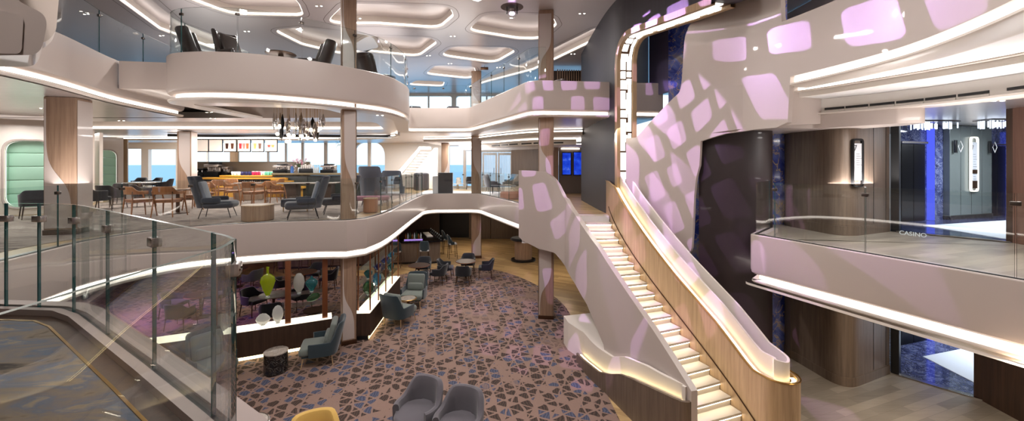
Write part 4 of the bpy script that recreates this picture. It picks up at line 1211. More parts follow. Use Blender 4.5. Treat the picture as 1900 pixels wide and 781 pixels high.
def mk_lounge(name, label, cat, shellm, cushm, pillow=True, legm='wood_light', hback=.98):
    t = thing(name, label, cat)
    b = MB(); shell(b, .80, .78, .25, .56, hback, .05, 1.95, .62, 1.15, .62, .10, leany=.14); b.build('shell', M[shellm], t)
    b = MB(); cushion(b, (0, -.08, .36), (.70, .70, .18), .06); b.build('seat_cushion', M[cushm], t)
    b = MB(); b.box((0, .26, .68), (.58, .13, .56), bev=.06, seg=3, M=Matrix.Rotation(-.2, 4, 'X')); b.build('back_cushion', M[cushm], t)
    if pillow:
        b = MB(); b.box((0, .15, .57), (.50, .12, .24), bev=.055, seg=3, M=Matrix.Rotation(-.2, 4, 'X')); b.build('lumbar_pillow', M[cushm], t)
    b = MB(); b.box((0, -.04, .255), (.66, .66, .04), bev=.015); b.build('seat_frame', M[shellm], t)
    legs(t, M[legm], [(.29, -.33), (-.29, -.33), (.27, .26), (-.27, .26)], .25, .016, .06)
    return t
def mk_tub(name, label, m):
    t = thing(name, label, 'armchair')
    b = MB(); shell(b, .80, .76, .14, .52, .80, .10, 2.15, .65, 1.5, .85, .06, leany=.06); b.build('shell', M[m], t)
    b = MB()
    pl = [((.33) * math.copysign(abs(math.sin(a)) ** .8, math.sin(a)), -.04 + .36 * math.copysign(abs(math.cos(a)) ** .8, math.cos(a)) * (1 if math.cos(a) > 0 else 1.06)) for a in [2 * PI * i / 36 for i in range(36)]]
    b.prism(pl, .16, .40); e = [x for x in b.bm.edges if abs(x.verts[0].co.z - x.verts[1].co.z) < .01 and x.verts[0].co.z > .39]
    bmesh.ops.bevel(b.bm, geom=e, offset=.05, segments=4, profile=.5, affect='EDGES'); b.build('seat', M[m], t)
    legs(t, M['black'], [(.24, -.26), (-.24, -.26), (.22, .22), (-.22, .22)], .16, .018, .02)
    return t
def mk_armchair(name, label, m, legm='bronze', hb=.78, ha=.62, w=.62):
    t = thing(name, label, 'armchair')
    b = MB(); shell(b, w, .60, .36, ha, hb, .05, 2.0, .6, 1.3, .75, .08, leany=.06); b.build('backrest', M[m], t)
    b = MB(); cushion(b, (0, -.02, .42), (w - .09, .54, .13), .045); b.build('seat', M[m], t)
    x = w / 2 - .06
    legs(t, M[legm], [(x, -.24), (-x, -.24), (x - .02, .22), (-x + .02, .22)], .38, .016, .05)
    return t
def mk_highback(name, label, m, inner, hb=1.08, legm='blackmetal', tilt=.16):
    t = thing(name, label, 'lounge chair')
    b = MB(); shell(b, .66, .46, .30, .62, hb, .07, 1.35, .9, 1.34, .7, .12, cy=.14, leany=.22); b.build('backrest', M[m], t)
    b = MB(); b.box((0, .22, .72), (.46, .09, .62), bev=.045, seg=3, M=Matrix.Rotation(-tilt - .1, 4, 'X')); b.build('back_cushion', M[inner], t)
    b = MB(); b.box((0, -.16, .37), (.66, .74, .20), bev=.09, seg=4); b.build('seat', M[m], t)
    for s in (-1, 1):
        b = MB(); b.box((s * .33, -.02, .50), (.10, .46, .16), bev=.045, seg=3); b.build('armrest', M[m], t)
    legs(t, M[legm], [(.22, -.38), (-.22, -.38), (.2, .22), (-.2, .22)], .29, .013, .10)
    return t
def mk_stool(name, label):
    t = thing(name, label, 'bar stool')
    b = MB(); b.box((0, 0, .74), (.42, .40, .09), bev=.035, seg=3); b.build('seat', M['palefab'], t)
    b = MB(); shell(b, .46, .42, .72, .86, 1.20, .045, 1.75, .6, 1.5, .75, .10, leany=.06); b.build('backrest', M['teal'], t)
    ps = [(.17, -.16), (-.17, -.16), (.16, .17), (-.16, .17)]
    legs(t, M['wood_dark'], ps, .71, .018, .06)
    b = MB(); q = [(x * 1.28, y * 1.28, .26) for x, y in (ps[0], ps[1], ps[3], ps[2], ps[0])]; b.tube(q, .009, 6); b.build('footrest', M['bronze'], t)
    return t
def mk_woodchair(name, label):
    t = thing(name, label, 'chair')
    b = MB(); b.box((0, -.01, .445), (.48, .46, .04), bev=.018, seg=2); b.build('seat', M['wood_chair'], t)
    b = MB()
    shell(b, .62, .56, .60, .69, .81, .035, 1.75, .6, 1.25, .75, .05); b.build('backrest', M['wood_chair'], t)
    for x, y in ((.26, -.22), (-.26, -.22), (.22, .22), (-.22, .22)):
        b = MB(); b.tube([(x * 1.02, y * (1.02 if y > 0 else .75), .67), (x, y, .43), (x * 1.16, y * 1.2, 0)], [.015, .021, .013], 8); b.build('leg', M['wood_chair'], t)
    b = MB(); b.box((0, .0, .40), (.44, .40, .05), bev=.01); b.build('apron', M['wood_chair'], t)
    return t
def mk_roundtable(name, label, r, h, topm, edgem, stemm, stem_r=.035, base_r=.22):
    t = thing(name, label, 'table')
    b = MB(); b.lathe([(0, h - .03), (r - .02, h - .03), (r, h - .018), (r, h - .008), (r - .01, h - .001)], n=36, mi=0); b.build('rim', M[edgem], t)
    b = MB(); b.lathe([(0, h - .002), (r - .03, h - .002), (r - .03, h), (0, h)], n=36); b.build('tabletop', M[topm], t)
    b = MB(); b.cyl(0, 0, .015, h - .03, stem_r, n=16); b.build('stem', M[stemm], t)
    b = MB(); b.lathe([(0, 0), (base_r, 0), (base_r, .012), (stem_r, .035), (0, .035)], n=28); b.build('base', M[stemm], t)
    return t
def mk_drum(name, label, r, h, topm, sidem, sx=1.0):
    t = thing(name, label, 'side table')
    b = MB(); b.lathe([(0, 0), (r - .02, 0), (r - .02, .02), (r, .02), (r, h - .025), (0, h - .025)], n=40, sx=sx); b.build('drum', M[sidem], t)
    b = MB(); b.lathe([(0, h - .025), (r + .006, h - .025), (r + .006, h - .006), (r - .004, h), (0, h)], n=40, sx=sx); b.build('tabletop', M[topm], t)
    return t
ZL, ZM, ZT = .0165, Z1 + .0145, ZU + .004
def L(px, py): x, y = W(px, py, 0); return (x, y, ZL)
def Md(px, py, z=ZM): x, y = W(px, py, Z1); return (x, y, z)

# ---------------- lower lounge
lou = mk_lounge('lounge_chair', '', 'lounge chair', 'teal', 'sage')
G = 'teal lounge chairs by the display cabinets'
place(lou, L(768, 566), -.06, 'teal lounge chair facing the viewer with grey green cushions, beside the lit display cabinet', G)
place(lou, L(740, 600), 2.75, 'teal lounge chair turned with its back to the viewer, by the small pale table', G)
place(lou, (-4.58, 9.55, ZL), -1.25, 'teal lounge chair facing left next to the front column', G)
place(lou, (-6.55, 8.72, ZL), 1.0, 'teal lounge chair with pale cushions seen through the foreground glass corner', G)
place(lou, (-7.4, 8.1, ZL), 2.7, 'teal lounge chair with its back to the viewer, behind the foreground glass', G)
place(mk_drum('side_table', '', .245, .47, 'marble_white', 'marble_dark'), L(512, 690), 0, 'black marble drum table with pale top in front of the lit cabinet')
place(mk_roundtable('coffee_table', '', .27, .5, 'marble_white', 'brass', 'bronze', .05, .16), L(757, 583), 0, 'small round pale table between the two teal lounge chairs')
place(mk_roundtable('coffee_table', '', .35, .45, 'marble_white', 'marble_white', 'bronze', .05, .2), (-4.35, 6.5, ZL), 0, 'round pale table at the bottom edge right of the glass corner')
tub = mk_tub('tub_chair', '', 'greyfab')
place(tub, (-1.66, 7.0, ZL), -.42, 'grey tub armchair in the bottom foreground, left and farther one of the pair', 'grey tub chairs')
place(tub, (-.90, 6.66, ZL), -.36, 'grey tub armchair in the bottom foreground, right and nearer one of the pair', 'grey tub chairs')
place(mk_tub('tub_chair', '', 'yellow'), (-2.98, 5.97, ZL), .42, 'mustard yellow tub chair cut by the bottom edge of the photo')
nav = mk_armchair('armchair', '', 'navy')
tb = mk_roundtable('lounge_table', '', .43, .70, 'wood_dark', 'copper', 'bronze', .04, .24)
def group(c, chairs, tl, label, gname, r=.82):
    place(tb, (c[0], c[1], ZL), 0, tl, 'round copper edged lounge tables')
    for a, nm in chairs:
        x, y = c[0] + r * math.cos(a), c[1] + r * math.sin(a)
        place(nav, (x, y, ZL), a - PI / 2, label % nm, gname)
group((-1.92, 16.55), [(PI, 'left'), (.05, 'right'), (-PI / 2, 'near'), (PI / 2, 'far')], 'round dark table with copper rim in the middle of the lounge near the far column', 'dark navy armchair on the %s side of the table near the far column', 'navy chairs by the far column')
group((-3.72, 15.9), [(-.15, 'right'), (PI / 2, 'far'), (-PI / 2 + .3, 'near')], 'round dark table with copper rim in front of the bar', 'dark navy armchair on the %s side of the table in front of the bar', 'navy chairs before the bar')
group((-7.75, 14.9), [(.3, 'right'), (PI / 2, 'far'), (-2.3, 'near left')], 'round dark table with copper rim seen above the green vase', 'dark navy armchair %s of the table behind the green vase', 'navy chairs behind the display')
group((-7.35, 12.3), [(PI * .9, 'left'), (-1.1, 'near right'), (1.0, 'far right')], 'round dark table with copper rim seen just behind the lit display cabinet', 'dark navy armchair %s of the table just behind the lit cabinet', 'navy chairs just behind the cabinet')
group((-9.6, 12.3), [(PI, 'left'), (1.7, 'far'), (-1.5, 'near')], 'round dark table with copper rim seen through the foreground glass', 'dark navy armchair %s side of the table seen through the foreground glass', 'navy chairs seen through the glass')
group((-10.6, 15.3), [(-.3, 'right'), (PI * .8, 'left')], 'round dark table with copper rim far left below the middle deck', 'dark navy armchair on the %s of the far left table below the middle deck', 'navy chairs at far left')
place(mk_roundtable('pedestal_table', '', .30, .62, 'bronze', 'bronze', 'bronze', .07, .15), (-5.55, 11.2, ZL), 0, 'small bronze pedestal table behind the cabinet glass')
# bar of the lowest deck
BAR = [(-10.5, 17.9), (-3.45, 19.15)]
br_ = thing('bar_counter', 'brown panelled bar counter with a dark top on the lowest deck', 'bar')
b = MB(); b.ribbon(BAR, .55, .1, 1.04); b.ribbon([(-3.45, 19.15), (-4.75, 22.4)], .55, .1, 1.04); b.build('front_panel', M['wood_grey'], br_)
b = MB(); b.ribbon(offset(BAR, .05), .45, 0, .1); b.ribbon(offset([(-3.45, 19.15), (-4.75, 22.4)], .05), .45, 0, .1); b.build('plinth', M['black'], br_)
b = MB(); b.ribbon(offset([BAR[0], (BAR[1][0] + .15, BAR[1][1] + .03)], -.14), .78, 1.04, 1.10); b.ribbon(offset([(-3.40, 19.0), (-4.75, 22.4)], -.14), .8, 1.041, 1.101); b.build('countertop', mat('black_stone', srgb(16, 15, 17), .12), br_)
for i in range(8):
    p, t_ = at_arc(BAR, .4 + i * .95); b = MB(); b.box((p[0] + t_[1] * .01, p[1] - t_[0] * .01, .57), (.012, .02, .9), rz=math.atan2(t_[1], t_[0])); b.build('groove', M['brass'], br_)
sto = mk_stool('bar_stool', '')
ang = math.atan2(1.25, 7.05)
for i, (f, nm) in enumerate(((6.45, 'nearest the bar corner'), (5.2, 'second from the bar corner'), (3.9, 'third from the bar corner'), (2.6, 'fourth from the bar corner'), (1.3, 'fifth from the bar corner'), (.3, 'farthest left'))):
    p, t_ = at_arc(BAR, f)
    place(sto, (p[0] + t_[1] * .55, p[1] - t_[0] * .55, ZL if p[1] < 19.9 else 0), ang + PI, 'teal backed bar stool before the bar front, ' + nm, 'bar stools along the bar front')
for (x, y), nm in (((-3.0, 20.1), 'nearer'), ((-3.5, 21.4), 'farther')):
    place(sto, (x, y, 0.0), -PI / 2 + .38 + PI, 'teal backed stool at the right end of the bar, ' + nm + ' one', 'bar stools at the bar end')
rnd = random.Random(11)
M['bottle_g'] = mat('green_bottle', srgb(30, 70, 40), .1, coat=.5); M['bottle_a'] = mat('amber_bottle', srgb(130, 74, 20), .1, coat=.5); M['bottle_c'] = mat('clear_bottle', srgb(190, 200, 205), .08, coat=.5)
M['violet_glow'] = emis('violet_shelf_light', (.5, .3, 1, 1), 2.0)
def bottle(loc, m, label, group, h=.28, r=.036, name='bottle', cap='black'):
    t = thing(name, label, 'bottle', loc, 0, group)
    b = MB(); b.lathe([(0, 0), (r, 0), (r, h * .6), (r * .4, h * .76), (r * .36, h * .95), (0, h * .95)], n=12); b.build('body', M[m], t)
    b = MB(); b.cyl(0, 0, h * .95, h, r * .42, n=10); b.build('cap', M[cap], t)
    return t
tr = thing('bottle_tray', 'violet lit bottle tray on the lower bar, left one', 'tray', (-5.9, 19.05, 1.102), ang)
b = MB(); b.box((0, 0, .02), (.9, .3, .04), bev=.008); b.build('base', M['black'], tr); b = MB(); b.box((0, -.152, .02), (.86, .006, .025)); b.build('light_strip', M['violet_glow'], tr)
tr2 = dup(tr, (-4.75, 19.25, 1.102), ang, 'violet lit bottle tray on the lower bar, right one')
for k, (cx, cy) in enumerate(((-5.9, 19.05), (-4.75, 19.25))):
    for i in range(8):
        bottle((cx - .36 + i * .1, cy + (-.36 + i * .1) * .177, 1.1425), ['bottle_a', 'bottle_c', 'bottle_g'][i % 3], 'small liquor bottle standing on the %s violet lit bar tray' % ['left', 'right'][k], 'bottles on the %s bar tray' % ['left', 'right'][k], .26 + .04 * (i % 3))
t = thing('service_tray', 'white narrow tray lying along the bar end', 'tray', (-4.35, 20.6, 1.103), PI / 2 + .38)
b = MB(); b.box((0, 0, .015), (1.3, .3, .03), bev=.01); b.build('tray', M['white'], t)
for i in range(7):
    t = thing('table_setting', 'small dark caddy on the bar end, number %s from the front' % ['one', 'two', 'three', 'four', 'five', 'six', 'seven'][i], 'caddy', (-3.52 - i * .16, 19.75 + i * .38, 1.102), .4, 'caddies along the bar end')
    b = MB(); b.box((0, 0, .03), (.12, .1, .06), bev=.01); b.build('caddy', M['black'], t); b = MB(); b.cyl(0, 0, .06, .12, .02, n=10); b.build('glass', M['bottle_c'], t)
# curved desk at right
t = thing('podium_desk', 'rounded oak podium with a dark navy top below the stair head', 'desk', (.55, 19.6, 0))
b = MB(); b.lathe([(0, .1), (.42, .1), (.42, 1.0), (0, 1.0)], n=40, sx=1, sy=.8); b.build('body', M['wood_mid'], t)
b = MB(); b.lathe([(0, 0), (.6, 0), (.6, .1), (0, .1)], n=40, sx=1, sy=.8); b.build('plinth', M['black'], t)
b = MB(); b.lathe([(0, 1.0), (.58, 1.0), (.62, 1.03), (.62, 1.10), (.58, 1.14), (0, 1.14)], n=40, sx=1, sy=.8); b.build('top', M['navy'], t)

# display cabinets
def cabinet(path, depth, label, posts, pm, pr):
    t = thing('display_cabinet', label, 'display cabinet')
    b = MB(); b.ribbon(path, depth, .12, .72); b.build('body', M['wood_dark'], t)
    q = offset(path, .02); b = MB(); b.ribbon(q, depth - .04, .72, .75); b.build('light_shelf', M['shelf_glow'], t)
    q = offset(path, .06); b = MB(); b.ribbon(q, depth - .12, .0125, .12, mi=0); b.build('plinth', M['black'], t)
    b = MB(); b.sweep(offset(path, .045), [(0, .03), (0, .118)], cap=False); b.build('light_strip', M['led_gold'], t, recalc=False)
    for s, o in posts:
        p, t_ = at_arc(path, s)
        x, y = p[0] - t_[1] * o, p[1] + t_[0] * o
        b = MB(); b.box((x, y, 1.5), (pr, pr, 1.6), rz=math.atan2(t_[1], t_[0]), bev=.006); po = b.build('post', pm, t)
        b = MB(); b.box((x, y, .72), (pr + .02, pr + .02, .04), rz=math.atan2(t_[1], t_[0]), bev=.006); b.build('post_foot', M['copper'], po)
    return t
M['shelf_glow'] = emis('glowing_display_shelf', (1, .88, .66, 1), 2.4)
V1 = [(-8.4, 8.62), (-6.25, 9.55), (-4.66, 10.32)]
c1 = cabinet(V1, .42, 'low dark display cabinet with glowing top and copper posts left of the front column', [], M['copper'], .1)
def vpt(px, off=.0, path=V1):
    s, _ = hit(px, 500, path); p, t_ = at_arc(path, s); return (p[0] - t_[1] * off, p[1] + t_[0] * off), math.atan2(t_[1], t_[0]), s
for px in (396, 534, 603):
    (x, y), a, s = vpt(px, .08)
    b = MB(); b.box((x, y, 1.5), (.13, .06, 1.62), rz=a, bev=.01); b.build('post', M['copper'], c1)
V2 = [(-3.80, 10.7), (-3.98, 14.2)]
c2 = cabinet(V2, .42, 'long dark display cabinet with glowing top and thin posts right of the front column', [(s, o) for s in (.15, .95, 1.75, 2.55, 3.4) for o in (.05,)] + [(s, .37) for s in (.15, 1.75, 3.4)], M['copper'], .035)
def gshelf(p0, p1, off, depth, z, label, par):
    b = MB(); b.ribbon(offset([p0, p1], off), depth, z, z + .012, mi=0, mi_in=0, mi_top=0); return b.build('glass_shelf', [M['shelfglass']], par)
M['shelfglass'] = glass('shelf_glass', (.86, .95, .92, 1), 1.4)
a1, a2 = at_arc(V1, vpt(460)[2])[0], at_arc(V1, vpt(600)[2])[0]
gshelf(a1, a2, .05, .34, 1.42, '', c1)
a3 = at_arc(V1, vpt(540)[2])[0]
gshelf(a3, a2, .05, .34, 1.13, '', c1)
for z in (1.05, 1.5, 1.85): gshelf(at_arc(V2, .1)[0], at_arc(V2, 3.4)[0], .04, .34, z, '', c2)
def gmat(n, col, rough=.06): 
    m = mat(n, col, rough, coat=.6); bsdf(m).inputs['Transmission Weight'].default_value = .55; return m
GM = {'lime': gmat('lime_glass', srgb(170, 190, 20)), 'smoke': gmat('smoky_glass', srgb(200, 198, 190), .2), 'teal': gmat('teal_glass', srgb(30, 110, 116)), 'clear': gmat('clear_art_glass', srgb(226, 228, 226), .12),
      'green': gmat('green_glass', srgb(60, 96, 60)), 'blue': gmat('blue_glass', srgb(70, 150, 190)), 'indigo': gmat('indigo_glass', srgb(60, 60, 140)), 'brown': gmat('brown_glass', srgb(110, 80, 60))}
def vase(name, loc, h, w, gm, label, prof, th=.35, rz=0, tilt=0, foot=True):
    t = thing(name, label, 'glass art', loc, rz)
    b = MB(); b.lathe([(r * w / 2, z * h) for r, z in prof], n=28, sy=th); o = b.build('body', GM[gm], t); 
    if tilt: o.rotation_euler = (0, tilt, 0); o.location = (0, 0, w * .3)
    if foot:
        b = MB(); b.lathe([(0, 0), (.05, 0), (.05, .012), (0, .016)], n=20); b.build('foot', GM['clear'], t)
    return t
LEAF = [(0, .04), (.25, .06), (.7, .35), (1, .62), (.85, .8), (.45, .9), (.16, .93), (.14, 1.08), (.2, 1.2), (.12, 1.21), (0, 1.15)]
OVAL = [(0, .02), (.3, .04), (.8, .25), (1, .52), (.85, .78), (.45, .95), (0, 1)]
DROP = [(0, .02), (.2, .03), (.45, .18), (.92, .45), (1, .62), (.7, .78), (.3, .86), (.12, 1), (0, 1.02)]
DISC = [(0, .02), (.4, .06), (.85, .3), (1, .5), (.85, .7), (.4, .94), (0, .98)]
def on(px, off, z): (x, y), a, s = vpt(px, off); return (x, y, z), a
(l, a) = on(495, .2, 1.4325); vase('glass_vase', l, .62, .34, 'lime', 'lime green leaf shaped glass vase on the upper cabinet shelf', LEAF, .35, a)
(l, a) = on(554, .2, 1.4325); vase('glass_vase', l, .52, .27, 'smoke', 'speckled smoky oval glass piece between the copper posts', OVAL, .4, a)
(l, a) = on(578, .2, 1.4325); vase('glass_vase', l, .40, .30, 'teal', 'teal heart shaped glass piece beside the smoky oval', DROP, .5, a)
(l, a) = on(568, .22, 1.15); vase('glass_vase', l, .34, .20, 'green', 'dark green and clear glass fish form lying on the lower glass shelf', OVAL, .5, a, 1.2, False)
(l, a) = on(486, .2, .7505); vase('glass_disc', l, .30, .32, 'clear', 'round white glass disc at the left of the glowing cabinet top', DISC, .25, a)
(l, a) = on(514, .2, .7505); vase('glass_vase', l, .45, .25, 'clear', 'clear leaf shaped glass piece standing on the glowing cabinet top', OVAL, .3, a)
(l, a) = on(408, .22, .7505); vase('glass_disc', l, .42, .42, 'smoke', 'segmented round glass fan seen through the foreground glass', DISC, .2, a)
for s, z, h, w, g, pr, lb in ((.5, 1.0625, .38, .32, 'green', OVAL, 'green leaf glass on the lowest glass shelf of the long cabinet'), (1.35, 1.0625, .40, .26, 'blue', OVAL, 'pale blue glass oval on the lowest glass shelf of the long cabinet'),
        (2.15, 1.0625, .36, .34, 'brown', DISC, 'brown round glass plate on the lowest glass shelf of the long cabinet'), (.5, 1.5125, .28, .24, 'teal', DROP, 'teal glass drop on the middle glass shelf of the long cabinet'),
        (1.35, 1.5125, .28, .26, 'indigo', DROP, 'indigo glass piece on the middle glass shelf of the long cabinet'), (2.2, 1.5125, .28, .24, 'indigo', OVAL, 'indigo oval glass on the middle glass shelf, farther back'),
        (3.0, 1.0625, .3, .22, 'teal', OVAL, 'teal oval glass at the far end of the long cabinet'), (3.0, 1.5125, .26, .24, 'blue', DISC, 'blue glass disc at the far end of the long cabinet')):
    p, t_ = at_arc(V2, s); vase('glass_vase', (p[0] - .21, p[1], z), h, w, g, lb, pr, .45, .5)

# ---------------- cafe on the middle deck
blue = mk_highback('lounge_chair', '', 'steelblue', 'bluegrey', 1.17)
GB = 'slate blue high back lounge chairs'
place(blue, Md(398, 404), 1.9, 'slate blue high back lounge chair facing right, left of the tan drum table', GB)
place(blue, (-5.75, 11.15, ZM), -1.05, 'slate blue high back lounge chair facing left, right of the tan drum table', GB)
place(blue, (-5.3, 12.3, ZM), -1.1, 'slate blue high back lounge chair partly behind the front column', GB)
place(mk_drum('side_table', '', .38, .42, 'wood_light', 'wood_mid'), (-6.85, 10.75, ZM), 0, 'low tan drum table between the slate blue lounge chairs')
place(mk_drum('side_table', '', .22, .45, 'wood_light', 'wood_chair'), (-4.45, 12.55, ZM), 0, 'small oak drum table right of the front column')
t = thing('ottoman', 'dark slate ottoman behind the tan drum table', 'ottoman', (-6.9, 12.9, ZM)); b = MB(); b.box((0, 0, .27), (.9, .55, .26), bev=.06, seg=3); b.build('cushion', M['steelblue'], t); legs(t, M['brass'], [(.38, -.2), (-.38, -.2), (.38, .2), (-.38, .2)], .15, .02, .0)
sett = mk_lounge('settee', '', 'settee', 'bluegrey', 'steelblue', False, 'blackmetal', 1.15)
place(sett, (-5.05, 14.9, ZM), 3.0, 'pale slate high back settee with its back to the viewer, right of the front column', 'settees by the far corner', 1.25)
place(sett, (-4.85, 16.3, ZM), 3.3, 'pale slate high back settee behind the first one, near the far balcony corner', 'settees by the far corner', 1.1)
t = thing('bench', 'dusty rose upholstered bench behind the glass near the far corner', 'bench', (-4.75, 13.55, ZM), .2); b = MB(); b.box((0, 0, .36), (1.1, .5, .14), bev=.04, seg=3); b.build('seat', M['pinkfab'], t); legs(t, M['blackmetal'], [(.5, -.2), (-.5, -.2), (.5, .2), (-.5, .2)], .3, .012, .02)
wc = mk_woodchair('dining_chair', '')
GW = 'oak cafe chairs with curved backs'
for (px, py), rz, lb in (((258, 402), 2.7, 'oak cafe chair near the dark barrel chairs, leftmost of the oak chairs'), ((313, 402), 3.3, 'oak cafe chair second from the left, back towards the viewer'), ((366, 389), -1.3, 'oak cafe chair just left of the first slate blue chair'),
        ((412, 374), 1.2, 'oak cafe chair left of the round oak table'), ((433, 377), 2.0, 'oak cafe chair at the near left of the round oak table'), ((470, 381), 3.0, 'oak cafe chair with its back to the viewer at the round oak table'),
        ((493, 377), -1.9, 'oak cafe chair at the near right of the round oak table'), ((512, 368), -1.4, 'oak cafe chair right of the round oak table'), ((512, 380), 2.4, 'oak cafe chair at the long table, left end'), ((424, 369), .2, 'oak cafe chair behind the round oak table'), ((380, 383), .8, 'oak cafe chair near the column in front of the counter')):
    place(wc, Md(px, py), rz, lb, GW, 1.08)
place(mk_drum('dining_table', '', .55, .74, 'marble_white', 'wood_mid'), Md(462, 371), 0, 'round oak drum table in front of the cafe counter', None, None)
ct = mk_roundtable('cafe_table', '', .45, .74, 'marble_white', 'bronze', 'bronze', .05, .28)
place(ct, Md(330, 396), 0, 'round cafe table between the oak chairs at left')
t = thing('communal_table', 'long pale topped table behind the slate blue chairs', 'table', Md(575, 372), .12); b = MB(); b.box((0, 0, .73), (2.3, .85, .05), bev=.02); b.build('tabletop', M['marble_white'], t)
for s in (-1, 1):
    b = MB(); b.box((s * .7, 0, .35), (.5, .5, .70), bev=.02); b.build('leg', M['wood_dark'], t)
blk = mk_armchair('armchair', '', 'charcoal', 'wood_dark', .8, .68, .64)
GK = 'dark barrel chairs by the alcoves'
for (px, py), rz, lb in (((68, 406), -2.2, 'dark barrel armchair in front of the nearest green alcove'), ((176, 394), 2.9, 'dark barrel armchair right of the wide brown column, leftmost of the row'), ((206, 387), 3.2, 'dark barrel armchair second in the row right of the wide brown column'), ((232, 379), -2.6, 'dark barrel armchair third in the row right of the wide brown column'), ((266, 383), 2.6, 'dark barrel armchair between the row and the oak chairs')):
    place(blk, Md(px, py), rz, lb, GK)
for (px, py), rz, lb in (((258, 356), .3, 'navy armchair by the sea window behind the pale table, left one'), ((285, 356), -.2, 'navy armchair by the sea window behind the pale table, right one'), ((305, 360), -1.2, 'navy armchair below the square sea window'), ((874, 351.5), 0.2, 'navy armchair by the far sea window, beside the book stack')):
    place(nav, Md(px, py, Z1 + (.012 if px < 800 else 0)), rz, lb, 'navy armchairs by the sea windows')
gy = mk_lounge('lounge_chair', '', 'lounge chair', 'greyfab', 'greyfab', False, 'blackmetal', .95)
place(gy, Md(914, 355, Z1 + .016), 1.8, 'grey lounge chair behind the far balcony glass, left of the glass doors')
place(nav, Md(942, 353, Z1 + .006), -1.4, 'black armchair in front of the glass doors, left one', 'black chairs by the glass doors')
place(nav, Md(962, 358, Z1 + .006), -1.8, 'black armchair in front of the glass doors, right one', 'black chairs by the glass doors')
t = thing('coffee_table', 'low blue grey table by the glass doors', 'table', Md(934, 360, Z1 + .006)); b = MB(); b.box((0, 0, .42), (1.3, .7, .04), bev=.012); b.build('tabletop', M['steelblue'], t); legs(t, M['blackmetal'], [(.55, -.28), (-.55, -.28), (.55, .28), (-.55, .28)], .40, .015, 0)
t = thing('pouf', 'tan leather pouf near the stair head', 'pouf', (-.1, 17.5, Z1 + .002)); b = MB(); b.lathe([(0, 0), (.36, 0), (.42, .08), (.42, .26), (.36, .34), (0, .36)], n=32); b.build('cushion', M['tanleather'], t)
t = thing('cabinet', 'tall grey rounded cabinet at the far landing, left one', 'cabinet', Md(782, 353, Z1 + .006)); b = MB(); b.box((0, 0, .52), (.85, .5, 1.04), bev=.12, seg=4); b.build('body', M['greyfab'], t); b = MB(); b.box((0, -.251, .52), (.012, .01, .9)); b.build('door_gap', M['black'], t)
t = thing('cabinet', 'dark cabinet with a pale left side at the far balcony edge', 'cabinet', Md(820, 358.5, Z1 + .006), .1); b = MB(); b.box((.2, 0, .54), (.75, .5, 1.08), bev=.01); b.build('body', M['charcoal'], t); b = MB(); b.box((-.32, -.04, .45), (.28, .5, .9), bev=.01); b.build('side_unit', M['palefab'], t)
t = thing('low_table', 'small round white table carrying the book stack at the far landing', 'table', Md(849, 350, Z1 + .006)); b = MB(); b.lathe([(0, .28), (.45, .28), (.45, .31), (0, .31)], n=28); b.build('tabletop', M['white'], t); b = MB(); b.cyl(0, 0, 0, .28, .1, .06); b.build('stem', M['white'], t)
x, y, _ = Md(851, 350); cols = [srgb(226, 220, 208), srgb(150, 120, 96), srgb(232, 228, 220), srgb(120, 130, 140), srgb(214, 200, 180), srgb(240, 238, 232), srgb(160, 140, 120)]
nmz = ['lowest', 'second', 'third', 'fourth', 'fifth', 'sixth', 'topmost']
for i in range(7):
    t = thing('book', 'book in the stack by the far window, %s from the table' % nmz[i], 'book', (x, y, Z1 + .318 + i * .056), .3 * math.sin(i * 2.1), 'books stacked by the far window')
    b = MB(); b.box((0, 0, .0275), (.30 - i * .012, .22, .054), bev=.004); b.build('cover', mat('book_cover', cols[i], .6), t); b = MB(); b.box((.003, -.004, .0275), (.30 - i * .012, .219, .04)); b.build('pages', M['white'], t)
t = thing('dining_table', 'pale marble table in front of the dark barrel chairs', 'table', Md(259, 371), .5); b = MB(); b.box((0, 0, .73), (1.25, .8, .04), bev=.015); b.build('tabletop', M['marble_white'], t); b = MB(); b.cyl(0, 0, 0, .71, .2, .08); b.build('pedestal', M['bronze'], t)

# counter
D0 = 18.5
def bx(px, d=D0): return (px - CX) * d / F
def bz(py, d=D0): return EZ - (py - HY) * d / F
ctr = thing('cafe_counter', 'long cafe counter, honey oak on the left and dark green on the right', 'counter')
def cbox(x0, x1, z0, z1, y0, y1, m, name, bev=.01):
    b = MB(); b.box(((x0 + x1) / 2, (y0 + y1) / 2, (z0 + z1) / 2), (x1 - x0, y1 - y0, z1 - z0), bev=bev); return b.build(name, m, ctr)
M['darkgreen'] = mat('dark_green_panel', srgb(28, 38, 36), .3)
cbox(bx(366), bx(478), ZM, bz(348.5), D0, D0 + .7, M['wood_yellow'], 'oak_front')
cbox(bx(404), bx(503), bz(328), bz(325.5), D0 + .1, D0 + .75, M['wood_yellow'], 'oak_shelf')
cbox(bx(366), bx(530), bz(332.5), bz(329.5), D0 - .05, D0 + .7, M['wood_yellow'], 'oak_shelf')
cbox(bx(366), bx(535), bz(348), bz(345), D0 - .15, D0 + .7, M['wood_yellow'], 'oak_shelf')
cbox(bx(366), bx(560), ZM, bz(349), D0 - .1, D0 + .7, M['wood_yellow'], 'oak_base')
cbox(bx(366), bx(505), bz(345), bz(333), D0 + .3, D0 + .6, M['black'], 'shelf_recess')
for k in range(4): cbox(bx(505), bx(533 + 11 * k), bz(334.4 + 5 * k), bz(330 + 5 * k), D0 - .12 - .05 * k, D0 + .09, M['wood_yellow'], 'stepped_block')
cbox(bx(506), bx(720), ZM, bz(326), D0 + .1, D0 + .8, M['darkgreen'], 'green_front')
cbox(bx(504), bx(724), bz(325), bz(321), D0 - .02, D0 + .9, mat('olive_stone', srgb(116, 106, 82), .25), 'countertop')
